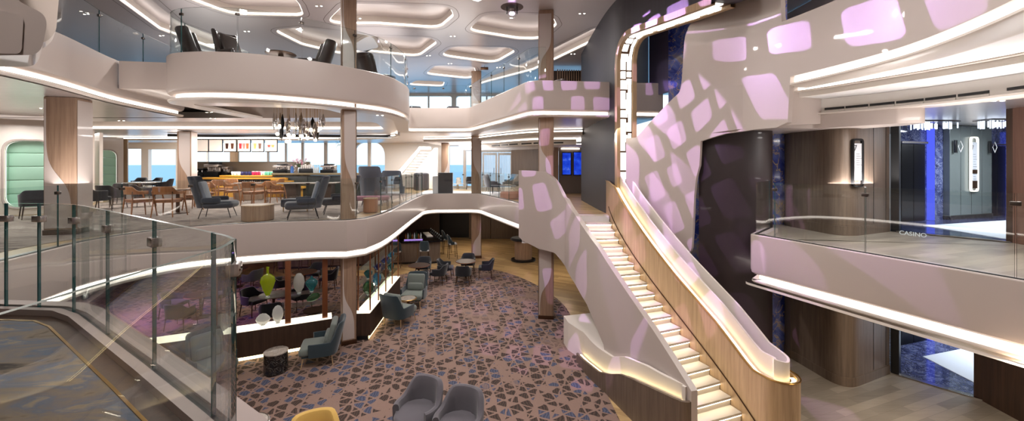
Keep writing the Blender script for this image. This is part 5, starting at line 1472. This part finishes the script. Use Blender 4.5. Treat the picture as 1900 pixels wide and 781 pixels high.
for px in (568, 606, 650, 690): cbox(bx(px) - .006, bx(px) + .006, ZM + .1, bz(327), D0 + .09, D0 + .11, M['black'], 'groove', 0)
bb = thing('back_bar', 'dark back bar panel behind the cafe counter', 'counter')
b = MB(); b.box(((bx(366, 20.2) + bx(575, 20.2)) / 2, 20.2, (ZM + bz(300, 20.2)) / 2), (bx(575, 20.2) - bx(366, 20.2), .12, bz(300, 20.2) - ZM), bev=.02); b.build('splashback', mat('olive_brown_panel', srgb(92, 78, 62), .4), bb)
b = MB(); b.box(((bx(366, 19.9) + bx(640, 19.9)) / 2, 19.9, (ZM + 4.12) / 2), (bx(640, 19.9) - bx(366, 19.9), .5, 4.12 - ZM), bev=.01); b.build('work_counter', M['black'], bb)
# menu boards with drinks pictured
MENU = [(366, 386, []), (388, 412, []), (415, 438, [(421, srgb(60, 30, 20)), (431, srgb(90, 50, 30))]), (441, 464, [(446, srgb(200, 40, 50)), (452.5, srgb(220, 120, 110)), (459, srgb(220, 90, 40))]), (467, 489, [(473, srgb(200, 160, 90)), (482, srgb(110, 70, 50))]), (492, 514, [(499, srgb(200, 80, 60)), (506, srgb(210, 180, 90))])]
M['menu'] = mat('menu_paper', srgb(236, 226, 214), .5, emit=srgb(255, 240, 224), es=.35)
frm = {}
for i, (x0, x1, cups) in enumerate(MENU):
    t = thing('menu_board', ['blank pale menu board, leftmost over the cafe counter', 'blank pale menu board, second over the cafe counter', 'menu board picturing two dark iced drinks', 'menu board picturing three red and orange drinks', 'menu board picturing two layered coffee drinks', 'menu board picturing small snacks, rightmost'][i], 'menu board', (0, 0, 0), 0, 'menu boards over the cafe counter')
    xa, xb, za, zb = bx(x0, 19.2), bx(x1, 19.2), bz(281, 19.2), bz(259, 19.2)
    b = MB(); b.box(((xa + xb) / 2, 19.23, (za + zb) / 2), (xb - xa + .02, .05, zb - za + .05), bev=.008); b.build('frame', M['black'], t)
    b = MB(); b.box(((xa + xb) / 2, 19.2, (za + zb) / 2), (xb - xa - .02, .012, zb - za - .03)); b.build('panel', M['menu'], t)
    for cx_, col in cups:
        b = MB(); X = bx(cx_, 19.19); zc = bz(271, 19.19); hh = .13 if i < 5 else .06
        b.face([(X - .055, 19.19, zc - hh), (X + .055, 19.19, zc - hh), (X + .075, 19.19, zc + hh), (X - .075, 19.19, zc + hh)]); b.build('drink_picture', mat('drink_print', col, .5), t, recalc=False)
    b = MB(); b.tube([((xa + xb) / 2, 19.23, zb), ((xa + xb) / 2, 19.23, 6.1)], .012, 6); b.build('hanger', M['black'], t)
t = thing('ceiling_pelmet', 'long black curved pelmet hanging over the cafe counter', 'pelmet')
b = MB(); q = catmull([(bx(300, 18), 18.3), (bx(400, 18.6), 18.7), (bx(520, 18.6), 18.6), (bx(640, 18.6), 18.9), (bx(722, 18.6), 19.0)], 8); b.ribbon(q, .12, 5.98, 6.13); b.build('band', M['black'], t)
b = MB(); b.sweep(q, [(-.012, 5.985), (-.012, 6.0)], cap=False); b.build('light_strip', M['led_soft'], t, recalc=False)
# cups and bottles on the counter
rnd = random.Random(5)
cc = [srgb(236, 232, 222)] * 5 + [srgb(40, 40, 90)] * 6 + [srgb(196, 40, 90)] * 5 + [srgb(230, 236, 228)] * 2 + [srgb(120, 210, 180)] * 5
cm = {}
def cm_(c):
    k = tuple(round(v, 3) for v in c)
    if k not in cm: cm[k] = mat('cup_enamel', c, .35)
    return cm[k]
cn = ['cream', 'navy', 'raspberry', 'white', 'mint']
cb_ = None
for i, c in enumerate(cc):
    px = 424 + i * 3.45
    kind = cn[0 if i < 5 else 1 if i < 11 else 2 if i < 16 else 3 if i < 18 else 4]
    t = thing('tumbler', kind + ' tumbler in the row along the oak counter shelf', 'tumbler', (bx(px), D0 + .25 + .02 * (i % 2), bz(325.5) + .001), 0, kind + ' tumblers on the counter')
    b = MB(); b.lathe([(0, 0), (.032, 0), (.042, .17), (0, .17)], n=12); b.build('body', cm_(c), t)
    b = MB(); b.lathe([(0, .17), (.044, .17), (.044, .185), (.02, .19), (0, .19)], n=12); b.build('lid', M['black'] if kind in ('navy', 'cream') else M['white'], t)
bc = [('bottle_a', 'amber'), ('bottle_g', 'green'), ('bottle_c', 'clear')]
for i in range(26):
    px = 406 + i * 3.75; m, nm = bc[(i // 3) % 3]
    bottle((bx(px), D0 + .08, bz(345) + .001), m, '%s juice bottle on the lower oak shelf of the counter' % nm, nm + ' bottles on the counter', .24, .04, cap='black' if i % 4 else 'white')
# machines
def machine(px, d, z, w, dp, h, label, name, top=True, body='steel'):
    t = thing(name, label, 'machine', (bx(px, d), d, z), 0)
    b = MB(); b.box((0, 0, h * .2), (w, dp, h * .4), bev=.015); b.build('base', M['blackmetal'], t)
    b = MB(); b.box((0, dp * .2, h * .55), (w * .94, dp * .6, h * .5), bev=.02); b.build('body', M[body], t)
    b = MB(); b.box((0, 0, h * .86), (w, dp, h * .24), bev=.025); b.build('head', M[body], t)
    for s in (-.25, .25):
        b = MB(); b.cyl(s * w, -dp * .3, h * .5, h * .74, .03, n=12); b.build('group_head', M['chrome'], t)
        b = MB(); b.tube([(s * w, -dp * .3, h * .52), (s * w, -dp * .62, h * .5)], .016, 8); b.build('portafilter', M['black'], t)
    if top:
        b = MB(); b.box((0, dp * .1, h * 1.08), (w * .7, dp * .5, h * .2), bev=.02); b.build('cup_tray', M['black'], t)
    return t
machine(398, 19.8, 4.122, .72, .5, .62, 'tall espresso machine at the left of the cafe back counter', 'espresso_machine')
machine(375, 19.8, 4.122, .42, .45, .42, 'small dark coffee maker left of the tall espresso machine', 'coffee_maker', False, 'blackmetal')
machine(422, 19.8, 4.122, .3, .4, .5, 'slim coffee grinder right of the tall espresso machine', 'coffee_grinder', False)
zc = bz(321) + .002
machine(523, 18.9, zc, .62, .45, .36, 'chrome espresso machine below the flowers on the green counter', 'espresso_machine')
machine(610, 18.9, zc, .62, .45, .36, 'squat silver espresso machine at the right end of the counter', 'espresso_machine', True)
t = thing('cup_rack', 'black rack of white cups on the green counter', 'rack', (bx(562), 18.9, zc)); b = MB(); b.box((0, 0, .1), (.62, .35, .2), bev=.01); b.build('rack', M['black'], t)
for i in range(7):
    tt = thing('cup_stack', 'white cup stack on the black rack, number %s from the left' % ['one', 'two', 'three', 'four', 'five', 'six', 'seven'][i], 'cups', (bx(562) - .27 + i * .09, 18.9, zc + .201), 0, 'cup stacks on the rack'); b = MB(); b.lathe([(0, 0), (.028, 0), (.038, .16 + .03 * (i % 3)), (0, .16 + .03 * (i % 3))], n=12); b.build('cups', M['white'], tt)
t = thing('flower_vase', 'vase of white and pink flowers on the cafe counter', 'flowers', (bx(542), 19.16, zc))
b = MB(); b.lathe([(0, 0), (.07, 0), (.10, .12), (.06, .24), (.05, .26), (0, .26)], n=16); b.build('vase', M['bottle_c'], t)
rnd = random.Random(9)
b = MB()
for i in range(24):
    x, y, z = rnd.gauss(0, .16), rnd.gauss(0, .1), .5 + rnd.gauss(0, .09)
    b.tube([(0, 0, .2), (x * .5, y * .5, .38), (x, y, z)], .006, 5)
b.build('stems', mat('stem_green', srgb(50, 84, 44), .7), t)
for col, nm in ((srgb(238, 232, 232), 'white_blossoms'), (srgb(222, 150, 176), 'pink_blossoms')):
    b = MB()
    for i in range(16):
        x, y, z = rnd.gauss(0, .17), rnd.gauss(0, .1), .54 + rnd.gauss(0, .09)
        for k in range(5):
            a = 2 * PI * k / 5; b.box((x + .03 * math.cos(a), y, z + .03 * math.sin(a)), (.035, .02, .035), bev=.01, seg=1)
    b.build(nm, mat(nm, col, .7), t)
t = thing('jug', 'blue water jug beside the chrome espresso machine', 'jug', (bx(541), 18.55, zc)); b = MB(); b.lathe([(0, 0), (.07, 0), (.075, .2), (.05, .28), (.055, .32), (0, .32)], n=16); b.build('body', mat('blue_jug', srgb(60, 100, 160), .1, coat=.5), t); b = MB(); b.tube([(.07, 0, .08), (.14, 0, .14), (.13, 0, .24), (.06, 0, .28)], .012, 6); b.build('handle', M['bottle_c'], t)
for i, px in enumerate((576.6, 580.5, 584.5)):
    bottle((bx(px), 18.8, zc), 'bottle_c', 'clear syrup bottle between the cup rack and the silver machine, %s' % ['left', 'middle', 'right'][i], 'syrup bottles', .36, .045)
t = thing('hanging_plant', 'small green hanging plant left of the front column', 'plant', (bx(631, 16), 16, 5.75)); b = MB(); b.tube([(0, 0, .1), (0, 0, .38)], .006, 6); b.build('cord', M['black'], t)
b = MB()
for i in range(40):
    a = rnd.uniform(0, 2 * PI); l = rnd.uniform(.05, .22); z = rnd.uniform(-.35, .12)
    p = Vector((math.cos(a) * l, math.sin(a) * l, z)); q = p + Vector((math.cos(a) * .06, math.sin(a) * .06, -.03)); s_ = Vector((-math.sin(a) * .025, math.cos(a) * .025, 0))
    b.face([p, (p + q) / 2 + s_, q, (p + q) / 2 - s_])
b.build('leaves', mat('leaf_green', srgb(60, 120, 70), .6), t, recalc=False)

# chandelier of hanging leaves and globes
t = thing('chandelier', 'chandelier of dark and silver leaf drops with glowing globes over the cafe', 'chandelier', (-6.1, 11.45, 0))
b = MB(); b.lathe([(0, 6.6), (.75, 6.6), (.75, 6.638), (0, 6.638)], n=40); b.build('canopy', M['brass'], t)
rnd = random.Random(21)
gl = emis('warm_globe', (1, .82, .55, 1), 9.0)
ms = [M['blackmetal'], M['chrome'], M['steel'], M['chrome']]
for i in range(34):
    a = i * 2.39996; rr = .12 + .56 * math.sqrt((i + .5) / 34)
    x, y = rr * math.cos(a), rr * .8 * math.sin(a); z = rnd.uniform(5.55, 6.0); h = rnd.uniform(.34, .55); ax = rnd.uniform(0, PI)
    b = MB(); b.lathe([(0, z - h / 2), (.5 * .11, z - h * .2), (.065, z), (.05, z + h * .2), (.012, z + h / 2), (0, z + h / 2)], (x, y), 10, sy=.35, rz=ax); o = b.build('leaf_drop', ms[i % 4], t)
    b = MB(); b.tube([(x, y, z + h / 2), (x, y, 6.6)], .003, 4); b.build('wire', M['brass'], o)
for i in range(16):
    a = i * 2.39996 + 1; rr = .1 + .55 * math.sqrt((i + .5) / 16)
    x, y = rr * math.cos(a), rr * .8 * math.sin(a); z = rnd.uniform(5.35, 5.8)
    b = MB(); b.lathe([(0, z - .05)] + [(.05 * math.sin(PI * k / 8), z - .05 * math.cos(PI * k / 8)) for k in range(1, 8)] + [(0, z + .05)], (x, y), 12); o = b.build('globe', gl, t)
    b = MB(); b.tube([(x, y, z + .05), (x, y, 6.6)], .003, 4); b.build('wire', M['brass'], o)

# ---------------- top deck
up = mk_highback('lounge_chair', '', 'brownleather', 'brownleather', 1.12, 'blackmetal', .22)
GU = 'dark lounge chairs on the top balcony'
for x, y, rz, lb in ((-7.45, 9.75, 2.4, 'dark brown lounge chair at the left end of the top balcony'), (-6.55, 9.55, 1.3, 'dark brown lounge chair with a tall tilted back, second on the top balcony'), (-5.2, 10.35, -1.35, 'dark brown lounge chair facing left beside the front column on the top balcony'), (-4.2, 12.0, 2.9, 'dark brown lounge chair right of the front column on the top balcony'), (-4.85, 14.6, -2.0, 'dark lounge chair behind the glass at the right end of the top balcony')):
    place(up, (x, y, ZT), rz, lb, GU)
place(mk_roundtable('coffee_table', '', .34, .62, 'brownleather', 'bronze', 'bronze', .06, .2), (-5.65, 9.75, ZT), 0, 'low dark round table between the lounge chairs on the top balcony')
for i, (px, py) in enumerate(((772, 178), (800, 184), (842, 185))):
    x, y, z = WD(px, py, 20.5 + 1.2 * (i % 2))
    place(gy, (x, y, ZT), [.4, -.3, .2][i], 'grey lounge chair by the far top windows, %s one' % ['left', 'middle', 'right'][i], 'grey chairs by the top windows')
place(gy, (1.15, 14.6, ZT), 1.2, 'grey lounge chair behind the top right balcony glass')
place(up, (2.2, 15.4, ZT), 2.2, 'dark lounge chair in front of the oak slat screen on the top deck')

# projector in the ceiling
t = thing('projector', 'purple glowing dome projector hanging from the top ceiling', 'projector', (0, 11.95, ZC))
b = MB(); b.lathe([(.0, -.004), (.34, -.004), (.34, .0), (0, 0)], n=36); b.build('ceiling_plate', M['bronze'], t)
b = MB(); b.lathe([(.22, -.0), (.22, -.1), (.18, -.22), (.10, -.30), (0, -.32)], n=28); b.build('dome', M['pane'], t, recalc=False)
b = MB(); b.lathe([(0, -.19), (.09, -.17), (.1, -.06), (.06, -.03), (0, -.03)], n=20); b.build('body', M['steel'], t)
b = MB(); b.lathe([(0, -.235), (.06, -.23), (.085, -.20), (.07, -.195), (0, -.195)], n=16); b.build('lens', emis('violet_lens', (.78, .5, 1, 1), 26), t)
for s in (-1, 1):
    b = MB(); b.box((s * .15, 0, -.1), (.03, .06, .2), bev=.008); b.build('yoke', M['black'], t)
t = thing('ceiling_spotlight', 'white square lamp at the top edge of the ceiling', 'lamp', (-.98, 11.2, ZC)); b = MB(); b.box((0, 0, -.04), (.34, .34, .08), rz=.7, bev=.02); b.build('housing', M['white'], t); b = MB(); b.box((0, 0, -.082), (.2, .2, .004), rz=.7); b.build('lens', M['lamp'], t)
t = thing('exit_sign', 'small dark hanging sign box beside the far column on the top deck', 'sign', WD(899, 127, 19.0)); b = MB(); b.box((0, 0, 0), (.36, .06, .13), bev=.01); b.build('box', M['bronze'], t); b = MB(); b.tube([(0, 0, .06), (0, 0, 9.43 - WD(899, 127, 19.0)[2])], .01, 6); b.build('hanger', M['bronze'], t)
# pairs of recessed downlights
dl = thing('downlight', '', 'downlight')
for s in (-1, 1):
    b = MB(); b.lathe([(.03, -.002), (.045, -.002), (.045, .006), (.03, .006)], (s * .07, 0), 16); b.build('ring', M['white'], dl); b = MB(); b.lathe([(0, .001), (.03, .001)], (s * .07, 0), 14); b.build('lens', M['lamp'], dl, recalc=False)
spots = [(1012, 25, ZC, 'above the right column'), (1080, 25, ZC, 'right of the tall column by the dark tower'), (840, 67, ZC, 'between the coffers left of the projector'), (300, 66, ZC, 'near the long ceiling band'), (664, 34, ZC, 'beside the front column'), (592, 11, ZC, 'above the front balcony chairs'),
         (795, 103, ZC, 'between the two middle coffers'), (1063, 100, ZC, 'left of the dark tower top'), (835, 118, ZC, 'by the far coffers'), (458, 58, ZC, 'above the tall tilted chair'), (925, 125, ZC, 'right of the far column'), (160, 26, ZC, 'at the top left over the glass'),
         (165, 215, 6.155, 'on the metal ceiling right of the wide column'), (225, 224, 6.155, 'on the metal ceiling left of the balcony'), (80, 201, 6.155, 'on the metal ceiling left of the wide column'), (388, 208, 6.135, 'under the left of the rounded balcony'), (395, 219, 6.135, 'under the balcony, farther back'), (705, 214, 6.135, 'under the right of the rounded balcony'),
         (1605, 208, 5.785, 'over the right balcony by the slab'), (1852, 187, 5.785, 'over the right balcony near the lobby')]
for px, py, z, lb in spots:
    x, y = W(px, py, z)
    place(dl, (x, y, z - .007), random.uniform(-.2, .2), 'pair of small recessed downlights ' + lb, 'paired downlights')

# ---------------- signs of the right side
def sign7(c, rz, h, w, label, glow, rows):
    t = thing('deck_sign', label, 'sign', c, rz)
    fr_ = rounded([(-w / 2, -h / 2), (w / 2, -h / 2), (w / 2, h / 2), (-w / 2, h / 2)], w * .3, 6)
    def pp(b, pl, y0, y1):
        lo = [b.bm.verts.new((p[0], y0, p[1])) for p in pl]; hi = [b.bm.verts.new((p[0], y1, p[1])) for p in pl]
        b.bm.faces.new(lo); b.bm.faces.new(hi[::-1])
        for i in range(len(pl)): j = (i + 1) % len(pl); b.bm.faces.new([lo[i], hi[i], hi[j], lo[j]])
    b = MB(); b.grid([[(p[0], -.05, p[1]), (p[0], 0, p[1]), (q[0], 0, q[1]), (q[0], -.05, q[1])] for p, q in zip(fr_, offset(fr_, .035, True))], wrap_u=True, wrap_v=True); b.build('frame', emis('sign_glow', (1, .95, .86, 1), 1.6) if glow else M['black'], t)
    b = MB(); pp(b, [(-w * .36, -h * .36), (w * .36, -h * .36), (w * .36, h * .40), (-w * .36, h * .40)], -.03, -.01); b.build('panel', mat('sign_paper', srgb(178, 180, 184), .6), t)
    o = text_mesh('numeral', '7', .17, M['black'], t, .001); o.location = (-w * .22, -.033, h * .30); o.rotation_euler = (PI / 2, 0, 0)
    b = MB()
    for i in range(rows):
        z = h * .18 - i * h * .045; l = w * (.3 + .1 * ((i * 7) % 3)); b.box((-w * .25 + l / 2 + .03, -.032, z), (l, .003, .008))
    b.build('text_lines', mat('grey_print', srgb(70, 70, 74), .6), t)
    if glow:
        for za, zb in ((-.10, -.17), (-.30, -.44)):
            b = MB(); b.box((0, -.034, h * (za + zb) / 2), (w * .72, .01, h * (za - zb))); b.build('dark_band', M['bronze'], t)
    return t
s, _ = hit(1587, 300, RB); p, t_ = at_arc(RB, s)
sign7((p[0] + t_[1] * .02, p[1] - t_[0] * .02, EZ - (302 - HY) * p[1] / F), math.atan2(t_[1], t_[0]), 1.02, .22 + .06, 'dark framed deck sign with a black 7 on the grey brown wall', False, 12)
n_ = Vector((dm.y, -dm.x))
q = Vector(bwm(2.92)) + n_ * .16
sign7((q.x, q.y, 4.72), math.atan2(dm.y, dm.x), 1.52, .34, 'glowing framed deck sign with a 7 between the lifts', True, 14)
for tt, lb in ((2.12, 'left'), (3.68, 'right')):
    q = Vector(bwm(tt)) + n_ * .20
    t = thing('lift_lantern', 'black lift lantern with a white diamond sign, %s of the glowing deck sign' % lb, 'sign', (q.x, q.y, 5.2), math.atan2(dm.y, dm.x))
    b = MB(); b.box((-.05, 0, 0), (.1, .03, .34), bev=.006); b.build('plate', M['black'], t)
    b = MB(); b.tube([(.12 + .1 * math.cos(a), -.02, .15 * math.sin(a)) for a in (0, PI / 2, PI, 1.5 * PI, 2 * PI)], .008, 6); b.build('diamond', M['white'], t)
# crystal lights of the middle lobby ceiling
rnd = random.Random(4); ice = emis('ice_crystal', (.75, .86, 1, 1), 2.2)
for (px0, px1, d), lb in (((1693, 1766, 9.9), 'left'), ((1822, 1890, 9.6), 'right')):
    x0, x1 = (px0 - CX) * d / F, (px1 - CX) * d / F
    t = thing('ceiling_crystal_light', 'ceiling light of hanging ice blue crystal rods, %s one in the lift lobby' % lb, 'ceiling light', ((x0 + x1) / 2, d, 5.78))
    b = MB(); b.box((0, 0, -.01), (x1 - x0, .4, .02)); b.build('plate', M['steel'], t)
    for i in range(34):
        b = MB(); b.box(((i / 33 - .5) * (x1 - x0) * .96, rnd.uniform(-.17, .17), -.11), (.022, .022, rnd.uniform(.12, .2)), bev=.004, seg=1); b.build('rod', ice, t)
# ================================================================ LIGHTS, CAMERA
def area(name, loc, size, power, col=(1, .945, .92), rot=(0, 0, 0), sy=None):
    l = bpy.data.lights.new(name, 'AREA'); l.energy = power; l.color = col
    l.shape = 'RECTANGLE'; l.size = size; l.size_y = sy or size
    o = bpy.data.objects.new(name, l); COL.objects.link(o); o.location = loc; o.rotation_euler = rot
    return o
# coffer lights of the top ceiling, and one added fill lamp
area('coffer_and_fill_light', (-.2, 13.5, 9.40), .45, 183)
area('coffer_and_fill_light', (-3.2, 12.6, 9.40), .45, 208)
area('coffer_and_fill_light', (-7.5, 12.2, 9.40), .45, 183)
area('coffer_and_fill_light', (-2.0, 17, 9.40), .45, 208)
area('coffer_and_fill_light', (-5.0, 16, 9.40), .45, 183)
area('coffer_and_fill_light', (-2.8, 1.2, 9.38), .45, 170)  # added fill lamp without a coffer, brightens faces turned to the camera
area('coffer_and_fill_light', (-1.5, 6.0, 9.38), .45, 318)
area('coffer_and_fill_light', (-6.0, 5.0, 9.38), .45, 183)
area('coffer_and_fill_light', (2.2, 4.0, 9.38), .45, 208)
# recessed lights of the middle deck ceiling, with lamps added to fill dim spots
for x, y, p in ((-12, 9, 90), (-9, 14.5, 120), (-14, 15, 120), (-7, 17.7, 150), (-12.5, 17.6, 150), (-19, 17, 110), (-2.5, 22, 320), (1.2, 15.5, 60), (1.6, 19.6, 130), (3.3, 19.4, 130), (-6, 23.5, 300), (-21, 23.2, 220), (-.5, 24.5, 160), (-14, 11, 60), (-17, 11, 60)):
    area('recessed_and_fill_light', (x, y, 5.9 if x > -4 or y < 12 else 6.1), 1.2, p)
for x, y, p in ((7.0, 7.1, 55), (7.9, 5.8, 90)):
    area('recessed_and_fill_light', (x, y, 5.45 if y > 7 else 5.7), .8, p)
area('recessed_and_fill_light', (6.9, 8.0, 9.35), .4, 50)  # added fill lamp for the dim wall at the upper right
area('lobby_light', (12.5, 9.2, 5.75), 1.5, 220, (.85, .92, 1))
area('lobby_light', (12.5, 9.2, 2.3), 1.5, 200, (.85, .92, 1))
for x, y, p in ((-9, 14, 40), (-6, 16.5, 40), (-2.5, 22, 50), (-12, 11, 40), (2, 17, 40), (7.2, 6.4, 75), (6.2, 4.5, 45)):
    area('recessed_and_fill_light', (x, y, 2.3), .8, p, (1, .85, .68))
area('accent_light', (-11.2, 11.8, 2.2), .5, 130, (.72, .25, 1))
# unseen fill lamps added on both decks, pointing up to brighten the ceilings
UPR = (PI, 0, 0)
for x, y, s, p in ((-6.0, 10.6, 2.0, 30), (-3.0, 19.5, 2.5, 70), (1.8, 13.6, 1.5, 25), (-12, 8, 2.5, 50), (-12, 16, 3, 80), (6.3, 6.5, 1.5, 30), (-7, 20, 3, 85)):
    area('fill_uplight', (x, y, 7.0), s, p, (1, .94, .91), UPR)
for x, y, s, p in ((-10.5, 19.9, 4, 90), (-17, 13.5, 2.5, 70), (-9, 8.2, 1.5, 40), (-2, 23, 2, 50), (7.4, 8.6, 1, 70), (7.2, 6.0, 1, 70), (-13.2, 18.2, 1, 40), (-20, 24.2, 1.5, 90), (-6.2, 12.0, 1.2, 50), (-3, 23.5, 1.5, 60)):
    area('fill_uplight', (x, y, 4.3), s, p, (1, .94, .91), UPR)
o = area('portal_light', (3.32, 10.85, 6.2), .3, 45, (1, .94, .86), sy=2.5)
o.rotation_euler = (Vector((4.3, 9.6, 4.4)) - o.location).to_track_quat('-Z', 'Y').to_euler()
# projectors
def gobo(name, loc, tgt, power, ang, scale, seed, col=(.72, .42, 1)):
    l = bpy.data.lights.new(name, 'SPOT'); l.energy = power; l.color = col; l.spot_size = ang; l.spot_blend = .05; l.shadow_soft_size = .012
    o = bpy.data.objects.new(name, l); COL.objects.link(o); o.location = loc
    o.rotation_euler = (Vector(tgt) - Vector(loc)).to_track_quat('-Z', 'Y').to_euler()
    l.use_nodes = True
    t = NT(l); em = l.node_tree.nodes['Emission']
    n = t.add('ShaderNodeTexCoord').outputs['Normal']
    sp = t.add('ShaderNodeSeparateXYZ', {0: n})
    u = t.math('DIVIDE', sp.outputs[0], sp.outputs[2]); v = t.math('DIVIDE', sp.outputs[1], sp.outputs[2])
    cb = t.add('ShaderNodeCombineXYZ', {0: u, 1: v, 2: seed})
    ns = t.add('ShaderNodeTexNoise', {'Vector': cb.outputs[0], 'Scale': 2.6, 'Detail': 0.0})
    sep = t.add('ShaderNodeSeparateXYZ', {0: ns.outputs[1]})
    U = t.math('MULTIPLY', t.math('ADD', t.math('ADD', t.math('MULTIPLY', u, .97), t.math('MULTIPLY', v, .22)), t.math('MULTIPLY', sep.outputs[0], .16)), scale)
    V = t.math('MULTIPLY', t.math('ADD', t.math('SUBTRACT', t.math('MULTIPLY', v, .97), t.math('MULTIPLY', u, .22)), t.math('MULTIPLY', sep.outputs[1], .16)), scale * .8)
    row = t.math('FLOOR', V)
    U = t.math('ADD', U, t.math('MULTIPLY', row, .37))
    cell = t.add('ShaderNodeCombineXYZ', {0: t.math('FLOOR', U), 1: row, 2: seed}).outputs[0]
    wn = t.add('ShaderNodeTexWhiteNoise', {'Vector': cell}, noise_dimensions='3D')
    wc_ = t.add('ShaderNodeSeparateColor', {0: wn.outputs['Color']})
    hx = t.math('MULTIPLY_ADD', wc_.outputs[0], .16, .22); hy = t.math('MULTIPLY_ADD', wc_.outputs[1], .12, .30)
    r_ = .13
    def ax(c, h): return t.math('MAXIMUM', t.math('ADD', t.math('SUBTRACT', t.math('ABSOLUTE', t.math('SUBTRACT', t.math('FRACT', c), .5)), h), r_), 0.0)
    a_, b_ = ax(U, hx), ax(V, hy)
    dd = t.math('SQRT', t.math('ADD', t.math('MULTIPLY', a_, a_), t.math('MULTIPLY', b_, b_)))
    edge = t.add('ShaderNodeMapRange', {0: dd, 1: r_ + .015, 2: r_ - .015, 3: 1.0, 4: 0.0}).outputs[0]
    edge = t.math('LESS_THAN', dd, r_)
    on = t.math('MULTIPLY', edge, t.math('GREATER_THAN', wn.outputs['Value'], .2))
    t.l.new(on, em.inputs['Strength'])
    return o
gobo('projector_light', (0.0, 11.9, 9.1), (5.0, 7.5, 4.4), 2700, 1.03, 8.0, 1.3)
gobo('projector_light', (-1.0, 4.5, 9.2), (1.9, 10.4, 4.2), 2800, .95, 12.5, 5.1)

cam = bpy.data.cameras.new('camera'); co = bpy.data.objects.new('camera', cam); COL.objects.link(co)
co.location = (0, 0, EZ); co.rotation_euler = (PI / 2, 0, 0)
cam.sensor_width = 36; cam.lens = 36 * F / 1900
cam.shift_y = -(390.5 - HY) / 1900
cam.clip_start = .05; cam.clip_end = 100000
SC.camera = co
SC.view_settings.view_transform = 'Standard'; SC.view_settings.look = 'None'
SC.view_settings.gamma = 1; SC.view_settings.use_curve_mapping = False
SC.view_settings.exposure = -0.12
SC.cycles.use_denoising = True
SC.cycles.max_bounces = 8; SC.cycles.transparent_max_bounces = 24
SC.cycles.sample_clamp_indirect = 6
